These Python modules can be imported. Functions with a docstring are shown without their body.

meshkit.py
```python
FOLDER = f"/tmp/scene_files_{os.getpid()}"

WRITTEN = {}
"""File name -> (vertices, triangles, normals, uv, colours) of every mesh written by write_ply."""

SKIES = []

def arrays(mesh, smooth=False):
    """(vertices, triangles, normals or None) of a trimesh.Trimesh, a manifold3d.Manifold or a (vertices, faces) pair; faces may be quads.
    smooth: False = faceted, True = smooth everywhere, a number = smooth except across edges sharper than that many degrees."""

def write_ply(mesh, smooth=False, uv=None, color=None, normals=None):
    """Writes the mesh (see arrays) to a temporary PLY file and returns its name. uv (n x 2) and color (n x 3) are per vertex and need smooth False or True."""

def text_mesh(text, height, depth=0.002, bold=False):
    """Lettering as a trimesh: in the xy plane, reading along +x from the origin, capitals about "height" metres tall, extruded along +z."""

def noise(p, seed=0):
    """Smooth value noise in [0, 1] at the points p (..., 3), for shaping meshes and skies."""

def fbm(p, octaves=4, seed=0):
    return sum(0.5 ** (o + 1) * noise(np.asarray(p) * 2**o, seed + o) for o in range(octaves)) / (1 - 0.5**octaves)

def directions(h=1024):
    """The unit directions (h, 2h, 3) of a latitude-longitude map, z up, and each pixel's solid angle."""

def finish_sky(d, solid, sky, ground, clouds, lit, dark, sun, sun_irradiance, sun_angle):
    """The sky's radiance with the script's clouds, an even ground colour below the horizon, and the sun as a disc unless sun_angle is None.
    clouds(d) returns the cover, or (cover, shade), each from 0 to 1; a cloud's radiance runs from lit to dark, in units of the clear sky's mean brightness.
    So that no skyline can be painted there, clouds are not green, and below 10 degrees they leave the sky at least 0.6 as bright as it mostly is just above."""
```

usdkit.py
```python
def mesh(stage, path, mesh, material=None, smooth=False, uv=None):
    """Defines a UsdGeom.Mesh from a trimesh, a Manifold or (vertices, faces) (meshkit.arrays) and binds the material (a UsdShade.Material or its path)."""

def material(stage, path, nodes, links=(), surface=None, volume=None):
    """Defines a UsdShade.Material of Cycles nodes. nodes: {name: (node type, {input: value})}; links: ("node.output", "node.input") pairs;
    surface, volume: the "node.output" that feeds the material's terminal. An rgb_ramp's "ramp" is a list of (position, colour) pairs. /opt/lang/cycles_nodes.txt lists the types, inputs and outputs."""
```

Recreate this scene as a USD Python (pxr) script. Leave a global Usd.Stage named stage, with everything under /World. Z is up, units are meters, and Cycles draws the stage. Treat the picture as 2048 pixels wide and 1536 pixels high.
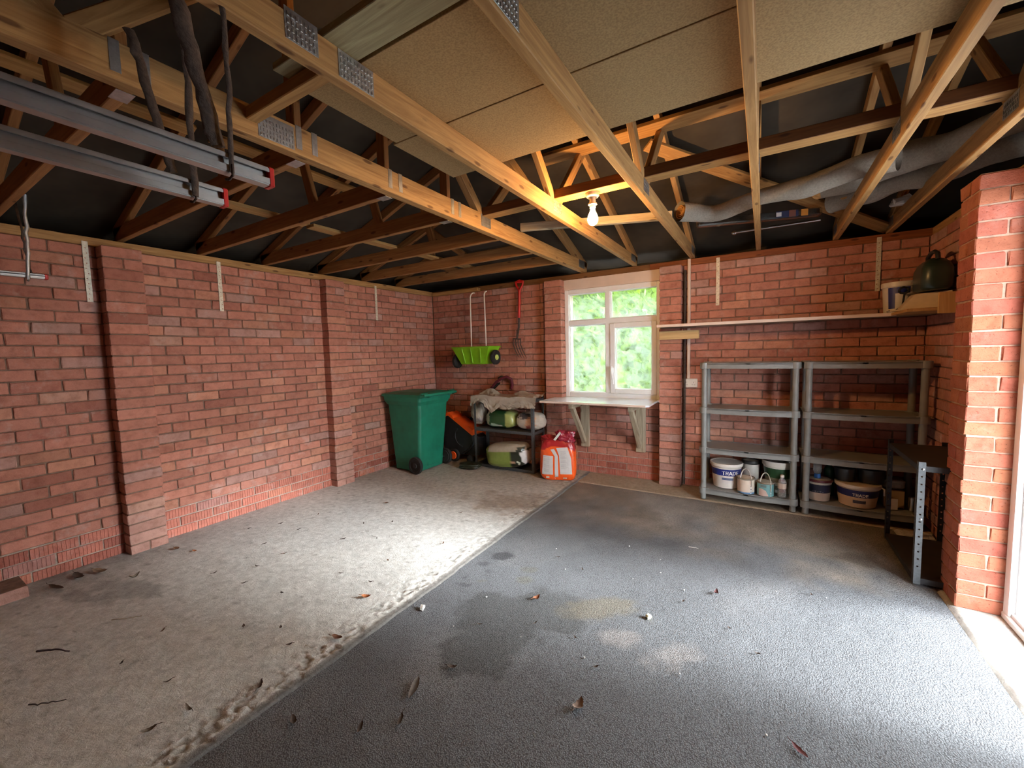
import math, random
import numpy as np
import trimesh, usdkit, meshkit
from shapely.geometry import Polygon, Point, box as sbox
from shapely.ops import unary_union
from scipy.spatial import ConvexHull
from pxr import Usd, UsdGeom, UsdLux, UsdShade, Sdf, Gf, Vt

stage = Usd.Stage.CreateInMemory()
UsdGeom.SetStageUpAxis(stage, "Z")
UsdGeom.Xform.Define(stage, "/World")

# ------------------------------------------------------------------ camera, sky, exposure
CAM_YAW, CAM_PITCH, CAM_ROLL = 0.54826132, -0.07673131, -0.02603386
CAM = np.array([0.0, 0.0, 1.38])
fwd = np.array([-math.sin(CAM_YAW) * math.cos(CAM_PITCH), math.cos(CAM_YAW) * math.cos(CAM_PITCH), math.sin(CAM_PITCH)])
_r0 = np.cross(fwd, [0, 0, 1]); _r0 /= np.linalg.norm(_r0); _u0 = np.cross(_r0, fwd)
_r = _r0 * math.cos(CAM_ROLL) + _u0 * math.sin(CAM_ROLL); _u = np.cross(_r, fwd)
cam = UsdGeom.Camera.Define(stage, "/World/camera")
cam.CreateHorizontalApertureAttr(36.0); cam.CreateVerticalApertureAttr(27.0)
cam.CreateFocalLengthAttr(824.777 / 2048 * 36.0)
cam.CreateClippingRangeAttr(Gf.Vec2f(0.05, 500))
cam.CreateExposureAttr(1.0)
cam.AddTransformOp().Set(Gf.Matrix4d(*_r, 0, *_u, 0, *(-fwd), 0, *CAM, 1))
sky = UsdLux.DomeLight.Define(stage, "/World/sky")           # even bright overcast sky
sky.CreateIntensityAttr(4.3); sky.CreateColorAttr(Gf.Vec3f(0.86, 0.94, 1.0))
sun = UsdLux.DistantLight.Define(stage, "/World/veiled_sun")   # sun behind thin cloud, low on the doorway side
sun.CreateIntensityAttr(25.0); sun.CreateAngleAttr(20.0); sun.CreateColorAttr(Gf.Vec3f(0.90, 0.96, 1.0))
_s = np.array([math.cos(math.radians(23)) * math.cos(math.radians(7)), math.cos(math.radians(23)) * math.sin(math.radians(7)), math.sin(math.radians(23))])
_sx = np.cross([0, 0, 1], _s); _sx /= np.linalg.norm(_sx); _sy = np.cross(_s, _sx)
sun.AddTransformOp().Set(Gf.Matrix4d(*_sx, 0, *_sy, 0, *_s, 0, 0, 0, 10, 1))
BULB_POWER = 440.0

# ------------------------------------------------------------------ helpers
rng = random.Random(7); nrng = np.random.default_rng(7)
PI = math.pi
def V(*a): return np.array(a, float)
def unit(a): a = np.asarray(a, float); return a / np.linalg.norm(a)

_t = []
for sx in (-1, 1):
    for sy in (-1, 1):
        for sz in (-1, 1):
            for k in range(3): _t.append((sx, sy, sz, k))
_t = np.array(_t, float)
def _boxverts(h, c):
    s, k = _t[:, :3], _t[:, 3].astype(int)
    out = s * (np.asarray(h) - c)
    out[np.arange(24), k] = s[np.arange(24), k] * np.asarray(h)[k]
    return out
_bv = _boxverts((1, 1, 1), 0.2)
_h = ConvexHull(_bv); _BF = _h.simplices.copy()
for i, t in enumerate(_BF):
    n = np.cross(_bv[t[1]] - _bv[t[0]], _bv[t[2]] - _bv[t[0]])
    if n @ _bv[t].mean(0) < 0: _BF[i] = t[::-1]

class MB:
    """collects shapes into one mesh; carries per-vertex tint and grain coordinates"""
    def __init__(s, tint=(1, 1, 1)):
        s.v, s.f, s.t, s.l, s.n, s.tint = [], [], [], [], 0, tint
    def add(s, v, f, tint=None, loc=None):
        v = np.asarray(v, float); f = np.asarray(f, int)
        if f.shape[1] == 4: f = np.vstack([f[:, [0, 1, 2]], f[:, [0, 2, 3]]])
        t = np.asarray(s.tint if tint is None else tint, float)
        s.v.append(v); s.f.append(f + s.n); s.n += len(v)
        s.t.append(np.broadcast_to(t, (len(v), 3))); s.l.append(v if loc is None else loc)
        return s
    def tm(s, m, tint=None): return s.add(m.vertices, m.faces, tint)
    def box(s, c, size, R=None, ch=0.002, jit=0.0, tint=None):
        h = np.asarray(size, float) / 2
        v = _boxverts(h, min(ch, 0.45 * h.min()))
        if jit: v = v + nrng.normal(0, jit, v.shape)
        o = np.argsort(-h)
        loc = v[:, o] + nrng.uniform(0, 20, 3)
        if R is not None: v = v @ np.asarray(R)          # rows of R are the axes
        return s.add(v + np.asarray(c, float), _BF, tint, loc)
    def bb(s, lo, hi, **k): lo, hi = np.asarray(lo, float), np.asarray(hi, float); return s.box((lo + hi) / 2, hi - lo, **k)
    def beam(s, p0, p1, w, h, up=(0, 0, 1), **k):
        """timber from p0 to p1 along its axis; w across, h along up"""
        p0, p1 = np.asarray(p0, float), np.asarray(p1, float)
        x = unit(p1 - p0); y = unit(np.cross(up, x)); z = np.cross(x, y)
        return s.box((p0 + p1) / 2, (np.linalg.norm(p1 - p0), w, h), [x, y, z], **k)
    def tube(s, path, r, n=10, caps=True, tint=None, flat=1.0):
        p = np.asarray(path, float); m = len(p); r = np.broadcast_to(np.asarray(r, float), (m,))
        d = np.gradient(p, axis=0); d /= np.linalg.norm(d, axis=1)[:, None]
        a = unit(np.cross(d[0], (0.31, 0.2, 1) if abs(d[0][2]) < 0.9 else (1, 0.1, 0))); V_ = []
        for i in range(m):
            a = unit(a - d[i] * (a @ d[i])); b = np.cross(d[i], a)
            th = np.arange(n) / n * 2 * PI
            V_.append(p[i] + r[i] * (np.cos(th)[:, None] * a + flat * np.sin(th)[:, None] * b))
        V_ = np.vstack(V_); F = []
        for i in range(m - 1):
            for j in range(n):
                q = (j + 1) % n; F += [(i * n + j, i * n + q, i * n + n + q), (i * n + j, i * n + n + q, i * n + n + j)]
        if caps:
            k = len(V_); V_ = np.vstack([V_, p[0], p[-1]])
            for j in range(n):
                q = (j + 1) % n; F += [(k, q, j), (k + 1, (m - 1) * n + j, (m - 1) * n + q)]
        return s.add(V_, F, tint)
    def lathe(s, prof, c=(0, 0, 0), axis=(0, 0, 1), n=32, tint=None):
        prof = np.asarray(prof, float); z = unit(axis); x = unit(np.cross((0, 1, 0) if abs(z[1]) < .9 else (1, 0, 0), z)); y = np.cross(z, x)
        th = np.arange(n) / n * 2 * PI; m = len(prof)
        v = (prof[:, 0, None, None] * (np.cos(th)[:, None] * x + np.sin(th)[:, None] * y)[None] + prof[:, 1, None, None] * z).reshape(-1, 3) + np.asarray(c, float)
        F = []
        for i in range(m - 1):
            for j in range(n):
                q = (j + 1) % n
                if prof[i, 0] > 1e-6: F.append((i * n + j, i * n + q, i * n + n + q))
                if prof[i + 1, 0] > 1e-6: F.append((i * n + j, i * n + n + q, i * n + n + j))
        tt = None if tint is None else (tint if np.ndim(tint) == 1 else np.repeat(np.asarray(tint), n, 0))
        return s.add(v, F, tt)
    def prism(s, poly, d, O=(0, 0, 0), X=(1, 0, 0), Y=(0, 0, 1), tint=None):
        """polygon in the plane O + X,Y, thickened by d along X x Y"""
        for g in getattr(poly, "geoms", [poly]):
            m = trimesh.creation.extrude_polygon(g, abs(d), engine="earcut")
            v = m.vertices; X_, Y_ = unit(X), unit(Y); Z_ = np.cross(X_, Y_) * (1 if d > 0 else -1)
            w = np.asarray(O, float) + v[:, :1] * X_ + v[:, 1:2] * Y_ + v[:, 2:] * Z_
            s.add(w, m.faces if d > 0 else m.faces[:, ::-1], tint)
        return s
    def grid(s, P, tint=None, flip=False):
        a, b = P.shape[:2]; idx = np.arange(a * b).reshape(a, b)
        q = np.stack([idx[:-1, :-1], idx[1:, :-1], idx[1:, 1:], idx[:-1, 1:]], -1).reshape(-1, 4)
        if flip: q = q[:, ::-1]
        return s.add(P.reshape(-1, 3), q, None if tint is None else np.asarray(tint).reshape(-1, 3))
    def arrays(s): return np.vstack(s.v), np.vstack(s.f), np.vstack(s.t), np.vstack(s.l)

def _split(v, f, deg):
    n = np.cross(v[f[:, 1]] - v[f[:, 0]], v[f[:, 2]] - v[f[:, 0]]); L = np.linalg.norm(n, axis=1, keepdims=True); u = n / np.maximum(L, 1e-20)
    c = f.ravel(); fi = np.repeat(np.arange(len(f)), 3); o = np.argsort(c, kind="stable"); cs = c[o]
    start = np.searchsorted(cs, np.arange(len(v))); cnt = np.bincount(c, minlength=len(v))
    k = cnt[cs]; A = np.repeat(np.arange(len(cs)), k); off = np.arange(len(A)) - np.repeat(np.cumsum(k) - k, k); B = start[cs[A]] + off
    fa, fb = fi[o[A]], fi[o[B]]; ok = (u[fa] * u[fb]).sum(1) > math.cos(math.radians(deg))
    cn = np.zeros((len(c), 3)); np.add.at(cn, o[A[ok]], n[fb[ok]]); cn /= np.maximum(np.linalg.norm(cn, axis=1, keepdims=True), 1e-20)
    key = np.column_stack([c, np.round(cn * 50).astype(int)]); _, first, inv = np.unique(key, axis=0, return_index=True, return_inverse=True)
    return c[first], inv.reshape(-1, 3), cn[first]

TOP = {}
class Thing:
    def __init__(s, path, loc): s.path, s.loc, s.n = path, np.asarray(loc, float), {}
    def num(s, name):
        k = s.n.get(name, 0); s.n[name] = k + 1
        return name if k == 0 else f"{name}_{k:03d}"
def _meta(prim, label=None, cat=None, group=None, kind=None):
    for k, x in (("label", label), ("category", cat), ("group", group), ("kind", kind)):
        if x: prim.SetCustomDataByKey(k, x)
def topname(name):
    k = TOP.get(name, 0); TOP[name] = k + 1
    return name if k == 0 else f"{name}_{k:03d}"
def thing(name, label=None, cat=None, loc=(0, 0, 0), group=None, kind=None):
    path = "/World/" + topname(name)
    x = UsdGeom.Xform.Define(stage, path); x.AddTranslateOp().Set(Gf.Vec3d(*map(float, loc)))
    _meta(x.GetPrim(), label, cat, group, kind)
    return Thing(path, loc)
def _define(path, mb, mat, loc, smooth):
    v, f, t, l = mb.arrays(); nn = None
    if smooth: idx, f, nn = _split(v, f, smooth); v, t, l = v[idx], t[idx], l[idx]
    m = UsdGeom.Mesh.Define(stage, path)
    m.CreatePointsAttr(Vt.Vec3fArray.FromNumpy((v - loc).astype(np.float32)))
    m.CreateFaceVertexCountsAttr(Vt.IntArray.FromNumpy(np.full(len(f), 3, np.int32)))
    m.CreateFaceVertexIndicesAttr(Vt.IntArray.FromNumpy(np.ascontiguousarray(f).astype(np.int32).ravel()))
    m.CreateSubdivisionSchemeAttr("none")
    if nn is not None:
        m.CreateNormalsAttr(Vt.Vec3fArray.FromNumpy(nn.astype(np.float32))); m.SetNormalsInterpolation("vertex")
    pv = UsdGeom.PrimvarsAPI(m)
    if mat in USES_TINT: pv.CreatePrimvar("tint", Sdf.ValueTypeNames.Color3fArray, "vertex").Set(Vt.Vec3fArray.FromNumpy(t.astype(np.float32)))
    if mat in USES_LOC: pv.CreatePrimvar("grain", Sdf.ValueTypeNames.Float3Array, "vertex").Set(Vt.Vec3fArray.FromNumpy(l.astype(np.float32)))
    UsdShade.MaterialBindingAPI.Apply(m.GetPrim()).Bind(MATS[mat])
    return m
def part(t, name, mb, mat, under=None, smooth=None, label=None, kind=None):
    """one mesh under thing t (or under one of its parts); returns its path"""
    parent = under or t.path
    if under: key = under.rsplit("/", 1)[1] + ">" + name; k = t.n.get(key, 0); t.n[key] = k + 1; nm = name if k == 0 else f"{name}_{k:03d}"
    else: nm = t.num(name)
    m = _define(parent + "/" + nm, mb, mat, t.loc, smooth); _meta(m.GetPrim(), label, None, None, kind)
    return parent + "/" + nm
def solo(name, mb, mat, label=None, cat=None, group=None, kind=None, smooth=None):
    """a thing that is one mesh"""
    m = _define("/World/" + topname(name), mb, mat, np.zeros(3), smooth); _meta(m.GetPrim(), label, cat, group, kind)
    return m

# ------------------------------------------------------------------ materials
MATS, USES_TINT, USES_LOC = {}, set(), set()
def mat(name, nodes, links, surface="p.BSDF"): MATS[name] = usdkit.material(stage, "/World/Looks/" + name, nodes, links, surface=surface)
def sr(*c):
    c = np.asarray(c, float) / 255
    return tuple(np.where(c <= 0.04045, c / 12.92, ((c + 0.055) / 1.055) ** 2.4))
def plain(name, col, rough=0.5, metal=0.0, var=0.12, scale=14, bump=0.0, bscale=60, coat=0.0, spec=0.5, **kw):
    c = np.asarray(col, float)
    nodes = {"g": ("geometry", {}), "n": ("noise_texture", {"scale": scale, "detail": 4.0, "roughness": 0.6}),
             "r": ("rgb_ramp", {"ramp": [(0.25, tuple(c * (1 - var))), (0.75, tuple(np.minimum(c * (1 + var), 1)))]}),
             "p": ("principled_bsdf", {"roughness": rough, "metallic": metal, "coat_weight": coat, "specular_ior_level": spec, **kw})}
    links = [("g.position", "n.vector"), ("n.fac", "r.fac"), ("r.color", "p.base_color")]
    if bump:
        nodes["bn"] = ("noise_texture", {"scale": bscale, "detail": 3.0}); nodes["b"] = ("bump", {"strength": bump, "distance": 0.004})
        links += [("g.position", "bn.vector"), ("bn.fac", "b.height"), ("b.normal", "p.normal")]
    mat(name, nodes, links)
def tinted(name, rough=0.5, var=0.15, scale=20, bump=0.0, bscale=80, dist=0.003, coat=0.0, **kw):
    """colour from the mesh's tint, with slight mottling"""
    USES_TINT.add(name)
    nodes = {"g": ("geometry", {}), "a": ("attribute", {"attribute": "tint"}), "n": ("noise_texture", {"scale": scale, "detail": 5.0, "roughness": 0.65}),
             "r": ("rgb_ramp", {"ramp": [(0.25, (1 - var,) * 3), (0.75, (1 + var,) * 3)]}), "m": ("mix_color", {"blend_type": "multiply", "fac": 1.0, "use_clamp": False}),
             "p": ("principled_bsdf", {"roughness": rough, "coat_weight": coat, **kw})}
    links = [("g.position", "n.vector"), ("n.fac", "r.fac"), ("a.color", "m.a"), ("r.color", "m.b"), ("m.result", "p.base_color")]
    if bump:
        nodes["bn"] = ("noise_texture", {"scale": bscale, "detail": 5.0, "roughness": 0.7}); nodes["b"] = ("bump", {"strength": bump, "distance": dist})
        links += [("g.position", "bn.vector"), ("bn.fac", "b.height"), ("b.normal", "p.normal")]
    mat(name, nodes, links)
def wood(name, dark, light, rough=0.7, knots=True):
    USES_TINT.add(name); USES_LOC.add(name)
    nodes = {"a": ("attribute", {"attribute": "grain"}), "t": ("attribute", {"attribute": "tint"}), "mp": ("mapping", {"scale": (1.6, 26, 26)}),
             "n": ("noise_texture", {"scale": 1.5, "detail": 5.0, "roughness": 0.62, "distortion": 1.2}),
             "r": ("rgb_ramp", {"ramp": [(0.3, dark), (0.5, tuple((np.array(dark) + light) / 2)), (0.68, light)]}),
             "mk": ("mapping", {"scale": (5, 16, 16)}), "vk": ("voronoi_texture", {"scale": 1.0}), "rk": ("rgb_ramp", {"ramp": [(0.10, (0.28, 0.2, 0.14)), (0.17, (1, 1, 1))]}),
             "m": ("mix_color", {"blend_type": "multiply", "fac": 1.0}), "m2": ("mix_color", {"blend_type": "multiply", "fac": 0.85 if knots else 0.0}),
             "b": ("bump", {"strength": 0.35, "distance": 0.002}), "p": ("principled_bsdf", {"roughness": rough})}
    mat(name, nodes, [("a.vector", "mp.vector"), ("mp.vector", "n.vector"), ("n.fac", "r.fac"), ("r.color", "m.a"), ("t.color", "m.b"), ("a.vector", "mk.vector"), ("mk.vector", "vk.vector"),
        ("vk.distance", "rk.fac"), ("m.result", "m2.a"), ("rk.color", "m2.b"), ("m2.result", "p.base_color"), ("n.fac", "b.height"), ("b.normal", "p.normal")])

def brickmat(name, salts, pits):
    """fired clay: tint from the brick, mottled, with pale salts in blotches and small pits"""
    USES_TINT.add(name)
    nodes = {"g": ("geometry", {}), "a": ("attribute", {"attribute": "tint"}),
        "n": ("noise_texture", {"scale": 17, "detail": 3.0, "roughness": 0.65}), "r": ("rgb_ramp", {"ramp": [(0.28, (0.76, 0.70, 0.68)), (0.5, (1, 1, 1)), (0.78, (1.14, 1.16, 1.16))]}),
        "m": ("mix_color", {"blend_type": "multiply", "fac": 1.0, "use_clamp": False}),
        "n2": ("noise_texture", {"scale": 5.5, "detail": 4.0, "roughness": 0.75}), "r2": ("rgb_ramp", {"ramp": [(0.56, (0, 0, 0)), (0.72, (salts,) * 3)]}),
        "m2": ("mix_color", {"blend_type": "mix", "b": (0.55, 0.47, 0.43)}),
        "n3": ("noise_texture", {"scale": 85, "detail": 2.0, "roughness": 0.7}), "b": ("bump", {"strength": 0.75, "distance": 0.004}),
        "p": ("principled_bsdf", {"roughness": 0.88, "specular_ior_level": 0.25})}
    links = [("g.position", "n.vector"), ("g.position", "n2.vector"), ("g.position", "n3.vector"), ("n.fac", "r.fac"), ("a.color", "m.a"), ("r.color", "m.b"),
         ("n2.fac", "r2.fac"), ("r2.color", "m2.fac"), ("m.result", "m2.a"), ("n3.fac", "b.height"), ("b.normal", "p.normal")]
    if pits:
        nodes |= {"r4": ("rgb_ramp", {"ramp": [(0.30, (0.42, 0.38, 0.36)), (0.38, (1, 1, 1))]}), "m3": ("mix_color", {"blend_type": "multiply", "fac": pits})}
        links += [("n3.fac", "r4.fac"), ("m2.result", "m3.a"), ("r4.color", "m3.b"), ("m3.result", "p.base_color")]
    else: links.append(("m2.result", "p.base_color"))
    mat(name, nodes, links)
brickmat("brick_clay", 0.35, 0)
brickmat("brick_clay_pier", 0.12, 0.8)
mat("plain_brickwork", {"g": ("geometry", {}), "s": ("separate_xyz", {}), "a": ("math", {"math_type": "add"}), "c": ("combine_xyz", {}), "k": ("brick_texture", {"color1": (0.42, 0.17, 0.115), "color2": (0.36, 0.15, 0.105), "mortar": (0.2, 0.13, 0.1), "scale": 1.0, "brick_width": 0.225, "row_height": 0.075, "mortar_size": 0.004, "offset": 0.5, "squash": 1.0}), "p": ("principled_bsdf", {"roughness": 0.9})},
    [("g.position", "s.vector"), ("s.x", "a.value1"), ("s.y", "a.value2"), ("a.value", "c.x"), ("s.z", "c.y"), ("c.vector", "k.vector"), ("k.color", "p.base_color")])
plain("mortar_dark", (0.20, 0.125, 0.09), 0.95, var=0.35, scale=30, bump=0.5, bscale=150)
plain("mortar_pier", (0.40, 0.26, 0.19), 0.95, var=0.35, scale=24, bump=0.5, bscale=150)
plain("mortar_grey", (0.40, 0.32, 0.26), 0.95, var=0.35, scale=24, bump=0.5, bscale=150)
wood("pine", (0.275, 0.135, 0.043), (0.49, 0.285, 0.105))
wood("grey_timber", (0.26, 0.20, 0.13), (0.48, 0.40, 0.28))
wood("board_wood", (0.44, 0.28, 0.12), (0.58, 0.40, 0.19), knots=False)
plain("felt", (0.046, 0.037, 0.027), 0.85, var=0.45, scale=3.0, bump=0.3, bscale=40, spec=0.3)
plain("galvanised", (0.42, 0.43, 0.44), 0.48, 1.0, var=0.25, scale=40)
plain("aluminium", (0.40, 0.40, 0.39), 0.42, 1.0, var=0.12, scale=20)
plain("rusty_steel", (0.060, 0.042, 0.034), 0.85, 0.1, var=0.5, scale=60, bump=0.6, bscale=120)
plain("black_steel", (0.020, 0.020, 0.022), 0.5, 0.2, var=0.4, scale=40)
plain("hammered_steel", (0.085, 0.092, 0.098), 0.5, 0.4, var=0.3, scale=80)
plain("upvc", (0.80, 0.81, 0.82), 0.32, var=0.05, scale=8)
plain("painted_board", (0.68, 0.55, 0.47), 0.6, var=0.08, scale=6)
plain("melamine", (0.76, 0.83, 0.88), 0.18, var=0.06, scale=5, coat=0.7)
plain("grey_plastic", (0.215, 0.215, 0.205), 0.42, var=0.14, scale=10, bump=0.1, bscale=200)
plain("green_plastic", (0.010, 0.175, 0.105), 0.45, var=0.22, scale=7, bump=0.12, bscale=260)
plain("black_plastic", (0.018, 0.018, 0.019), 0.5, var=0.4, scale=20)
plain("rubber", (0.014, 0.014, 0.014), 0.8, var=0.4, scale=30)
plain("lime_plastic", (0.20, 0.47, 0.012), 0.4, var=0.12, scale=12)
plain("pale_lime", (0.50, 0.62, 0.16), 0.5)
plain("red_plastic", (0.50, 0.015, 0.012), 0.35)
plain("orange_plastic", (0.80, 0.095, 0.012), 0.35, var=0.08)
plain("white_tube", (0.75, 0.70, 0.62), 0.4, var=0.05)
plain("white_plastic", (0.66, 0.60, 0.53), 0.4, var=0.1, scale=18)
plain("stained_lid", (0.22, 0.18, 0.13), 0.6, var=0.3, scale=25)
plain("dark_lid", (0.028, 0.026, 0.026), 0.45)
plain("maroon_lid", (0.10, 0.012, 0.022), 0.4)
plain("letter_white", (0.78, 0.77, 0.75), 0.5, var=0.02)
plain("letter_grey", (0.16, 0.15, 0.15), 0.5, var=0.05)
plain("carpet_pile", (0.33, 0.30, 0.255), 0.95, var=0.2, scale=90, bump=0.6, bscale=300)
plain("carpet_backing", (0.55, 0.29, 0.10), 0.95, var=0.25, scale=60)
plain("polythene", (0.40, 0.36, 0.30), 0.32, var=0.25, scale=6, coat=0.3)
plain("cardboard", (0.34, 0.215, 0.10), 0.85, var=0.12, scale=12)
plain("chrome", (0.55, 0.55, 0.55), 0.22, 1.0)
plain("bag_black", (0.022, 0.024, 0.028), 0.32, var=0.3, scale=20, coat=0.25)
plain("concrete_strip", (0.52, 0.46, 0.40), 0.9, var=0.3, scale=7, bump=0.4, bscale=90)
plain("paving", (0.34, 0.34, 0.335), 0.9, var=0.15, scale=2)
tinted("print", 0.42, var=0.05, scale=30)
tinted("bag_film", 0.30, var=0.10, scale=30, coat=0.2, bump=0.25, bscale=28, dist=0.006)
tinted("leaf_litter", 0.75, var=0.3, scale=80)
USES_TINT.add("foliage")
mat("foliage", {"a": ("attribute", {"attribute": "tint"}), "d": ("diffuse_bsdf", {}), "tr": ("translucent_bsdf", {}), "x": ("mix_closure", {"fac": 0.4})},
    [("a.color", "d.color"), ("a.color", "tr.color"), ("d.BSDF", "x.closure1"), ("tr.BSDF", "x.closure2")], "x.closure")
mat("glazing", {"t": ("transparent_bsdf", {"color": (0.90, 0.95, 0.92)}), "g": ("glossy_bsdf", {"roughness": 0.05, "color": (0.9, 0.9, 0.9)}), "fr": ("fresnel", {"IOR": 1.45}),
    "d": ("translucent_bsdf", {"color": (0.40, 0.46, 0.40)}), "ge": ("geometry", {}), "n": ("noise_texture", {"scale": 9.0, "detail": 6.0, "roughness": 0.7}), "r": ("rgb_ramp", {"ramp": [(0.38, (0.05, 0.05, 0.05)), (0.72, (0.32, 0.32, 0.32))]}),
    "x1": ("mix_closure", {}), "x2": ("mix_closure", {})},
    [("ge.position", "n.vector"), ("n.fac", "r.fac"), ("r.color", "x1.fac"), ("t.BSDF", "x1.closure1"), ("d.BSDF", "x1.closure2"), ("fr.fac", "x2.fac"), ("x1.closure", "x2.closure1"), ("g.BSDF", "x2.closure2")], "x2.closure")
mat("clear_film", {"t": ("transparent_bsdf", {"color": (0.93, 0.93, 0.92)}), "g": ("glossy_bsdf", {"roughness": 0.12, "color": (0.9, 0.9, 0.9)}), "x": ("mix_closure", {"fac": 0.28})},
    [("t.BSDF", "x.closure1"), ("g.BSDF", "x.closure2")], "x.closure")
mat("clear_bottle", {"p": ("principled_bsdf", {"base_color": (0.85, 0.85, 0.82), "transmission_weight": 0.85, "roughness": 0.15})}, [])
mat("lamp_glow", {"e": ("emission", {"color": (1.0, 0.53, 0.18), "strength": BULB_POWER})}, [], "e.emission")
plain("bakelite", (0.50, 0.44, 0.38), 0.4)
# floors: tint from the mesh carries stains; fine grit from noise
USES_TINT.update(("concrete", "tarmac"))
mat("concrete", {"g": ("geometry", {}), "a": ("attribute", {"attribute": "tint"}), "n": ("noise_texture", {"scale": 24, "detail": 5.0, "roughness": 0.8}), "r": ("rgb_ramp", {"ramp": [(0.3, (0.70, 0.69, 0.67)), (0.7, (1.2, 1.2, 1.2))]}),
    "m": ("mix_color", {"blend_type": "multiply", "fac": 1.0, "use_clamp": False}), "n2": ("noise_texture", {"scale": 60, "detail": 4.0, "roughness": 0.8}), "b": ("bump", {"strength": 0.8, "distance": 0.008}),
    "p": ("principled_bsdf", {"roughness": 0.9, "specular_ior_level": 0.3})},
    [("g.position", "n.vector"), ("n.fac", "r.fac"), ("a.color", "m.a"), ("r.color", "m.b"), ("m.result", "p.base_color"), ("g.position", "n2.vector"), ("n2.fac", "b.height"), ("b.normal", "p.normal")])
mat("tarmac", {"g": ("geometry", {}), "a": ("attribute", {"attribute": "tint"}), "v": ("voronoi_texture", {"scale": 185}), "r": ("rgb_ramp", {"ramp": [(0.0, (1.65, 1.65, 1.68)), (0.35, (1.0, 1.0, 1.0)), (0.75, (0.55, 0.55, 0.55))]}),
    "m": ("mix_color", {"blend_type": "multiply", "fac": 1.0, "use_clamp": False}), "n": ("noise_texture", {"scale": 260, "detail": 2.0}), "r2": ("rgb_ramp", {"ramp": [(0.66, (0, 0, 0)), (0.74, (0.55, 0.55, 0.55))]}),
    "m2": ("mix_color", {"blend_type": "mix", "b": (0.50, 0.48, 0.46)}), "b": ("bump", {"strength": 0.45, "distance": 0.005, "invert": True}), "p": ("principled_bsdf", {"roughness": 0.72, "specular_ior_level": 0.45})},
    [("g.position", "v.vector"), ("v.distance", "r.fac"), ("a.color", "m.a"), ("r.color", "m.b"), ("g.position", "n.vector"), ("n.fac", "r2.fac"), ("r2.color", "m2.fac"), ("m.result", "m2.a"), ("m2.result", "p.base_color"), ("v.distance", "b.height"), ("b.normal", "p.normal")])
USES_TINT.add("chipboard")
mat("chipboard", {"g": ("geometry", {}), "a": ("attribute", {"attribute": "tint"}), "n": ("noise_texture", {"scale": 160, "detail": 3.0}), "r": ("rgb_ramp", {"ramp": [(0.35, (0.82, 0.8, 0.78)), (0.65, (1.14, 1.14, 1.14))]}),
    "m": ("mix_color", {"blend_type": "multiply", "fac": 1.0, "use_clamp": False}), "p": ("principled_bsdf", {"roughness": 0.8, "specular_ior_level": 0.3})},
    [("g.position", "n.vector"), ("n.fac", "r.fac"), ("a.color", "m.a"), ("r.color", "m.b"), ("m.result", "p.base_color")])

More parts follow.
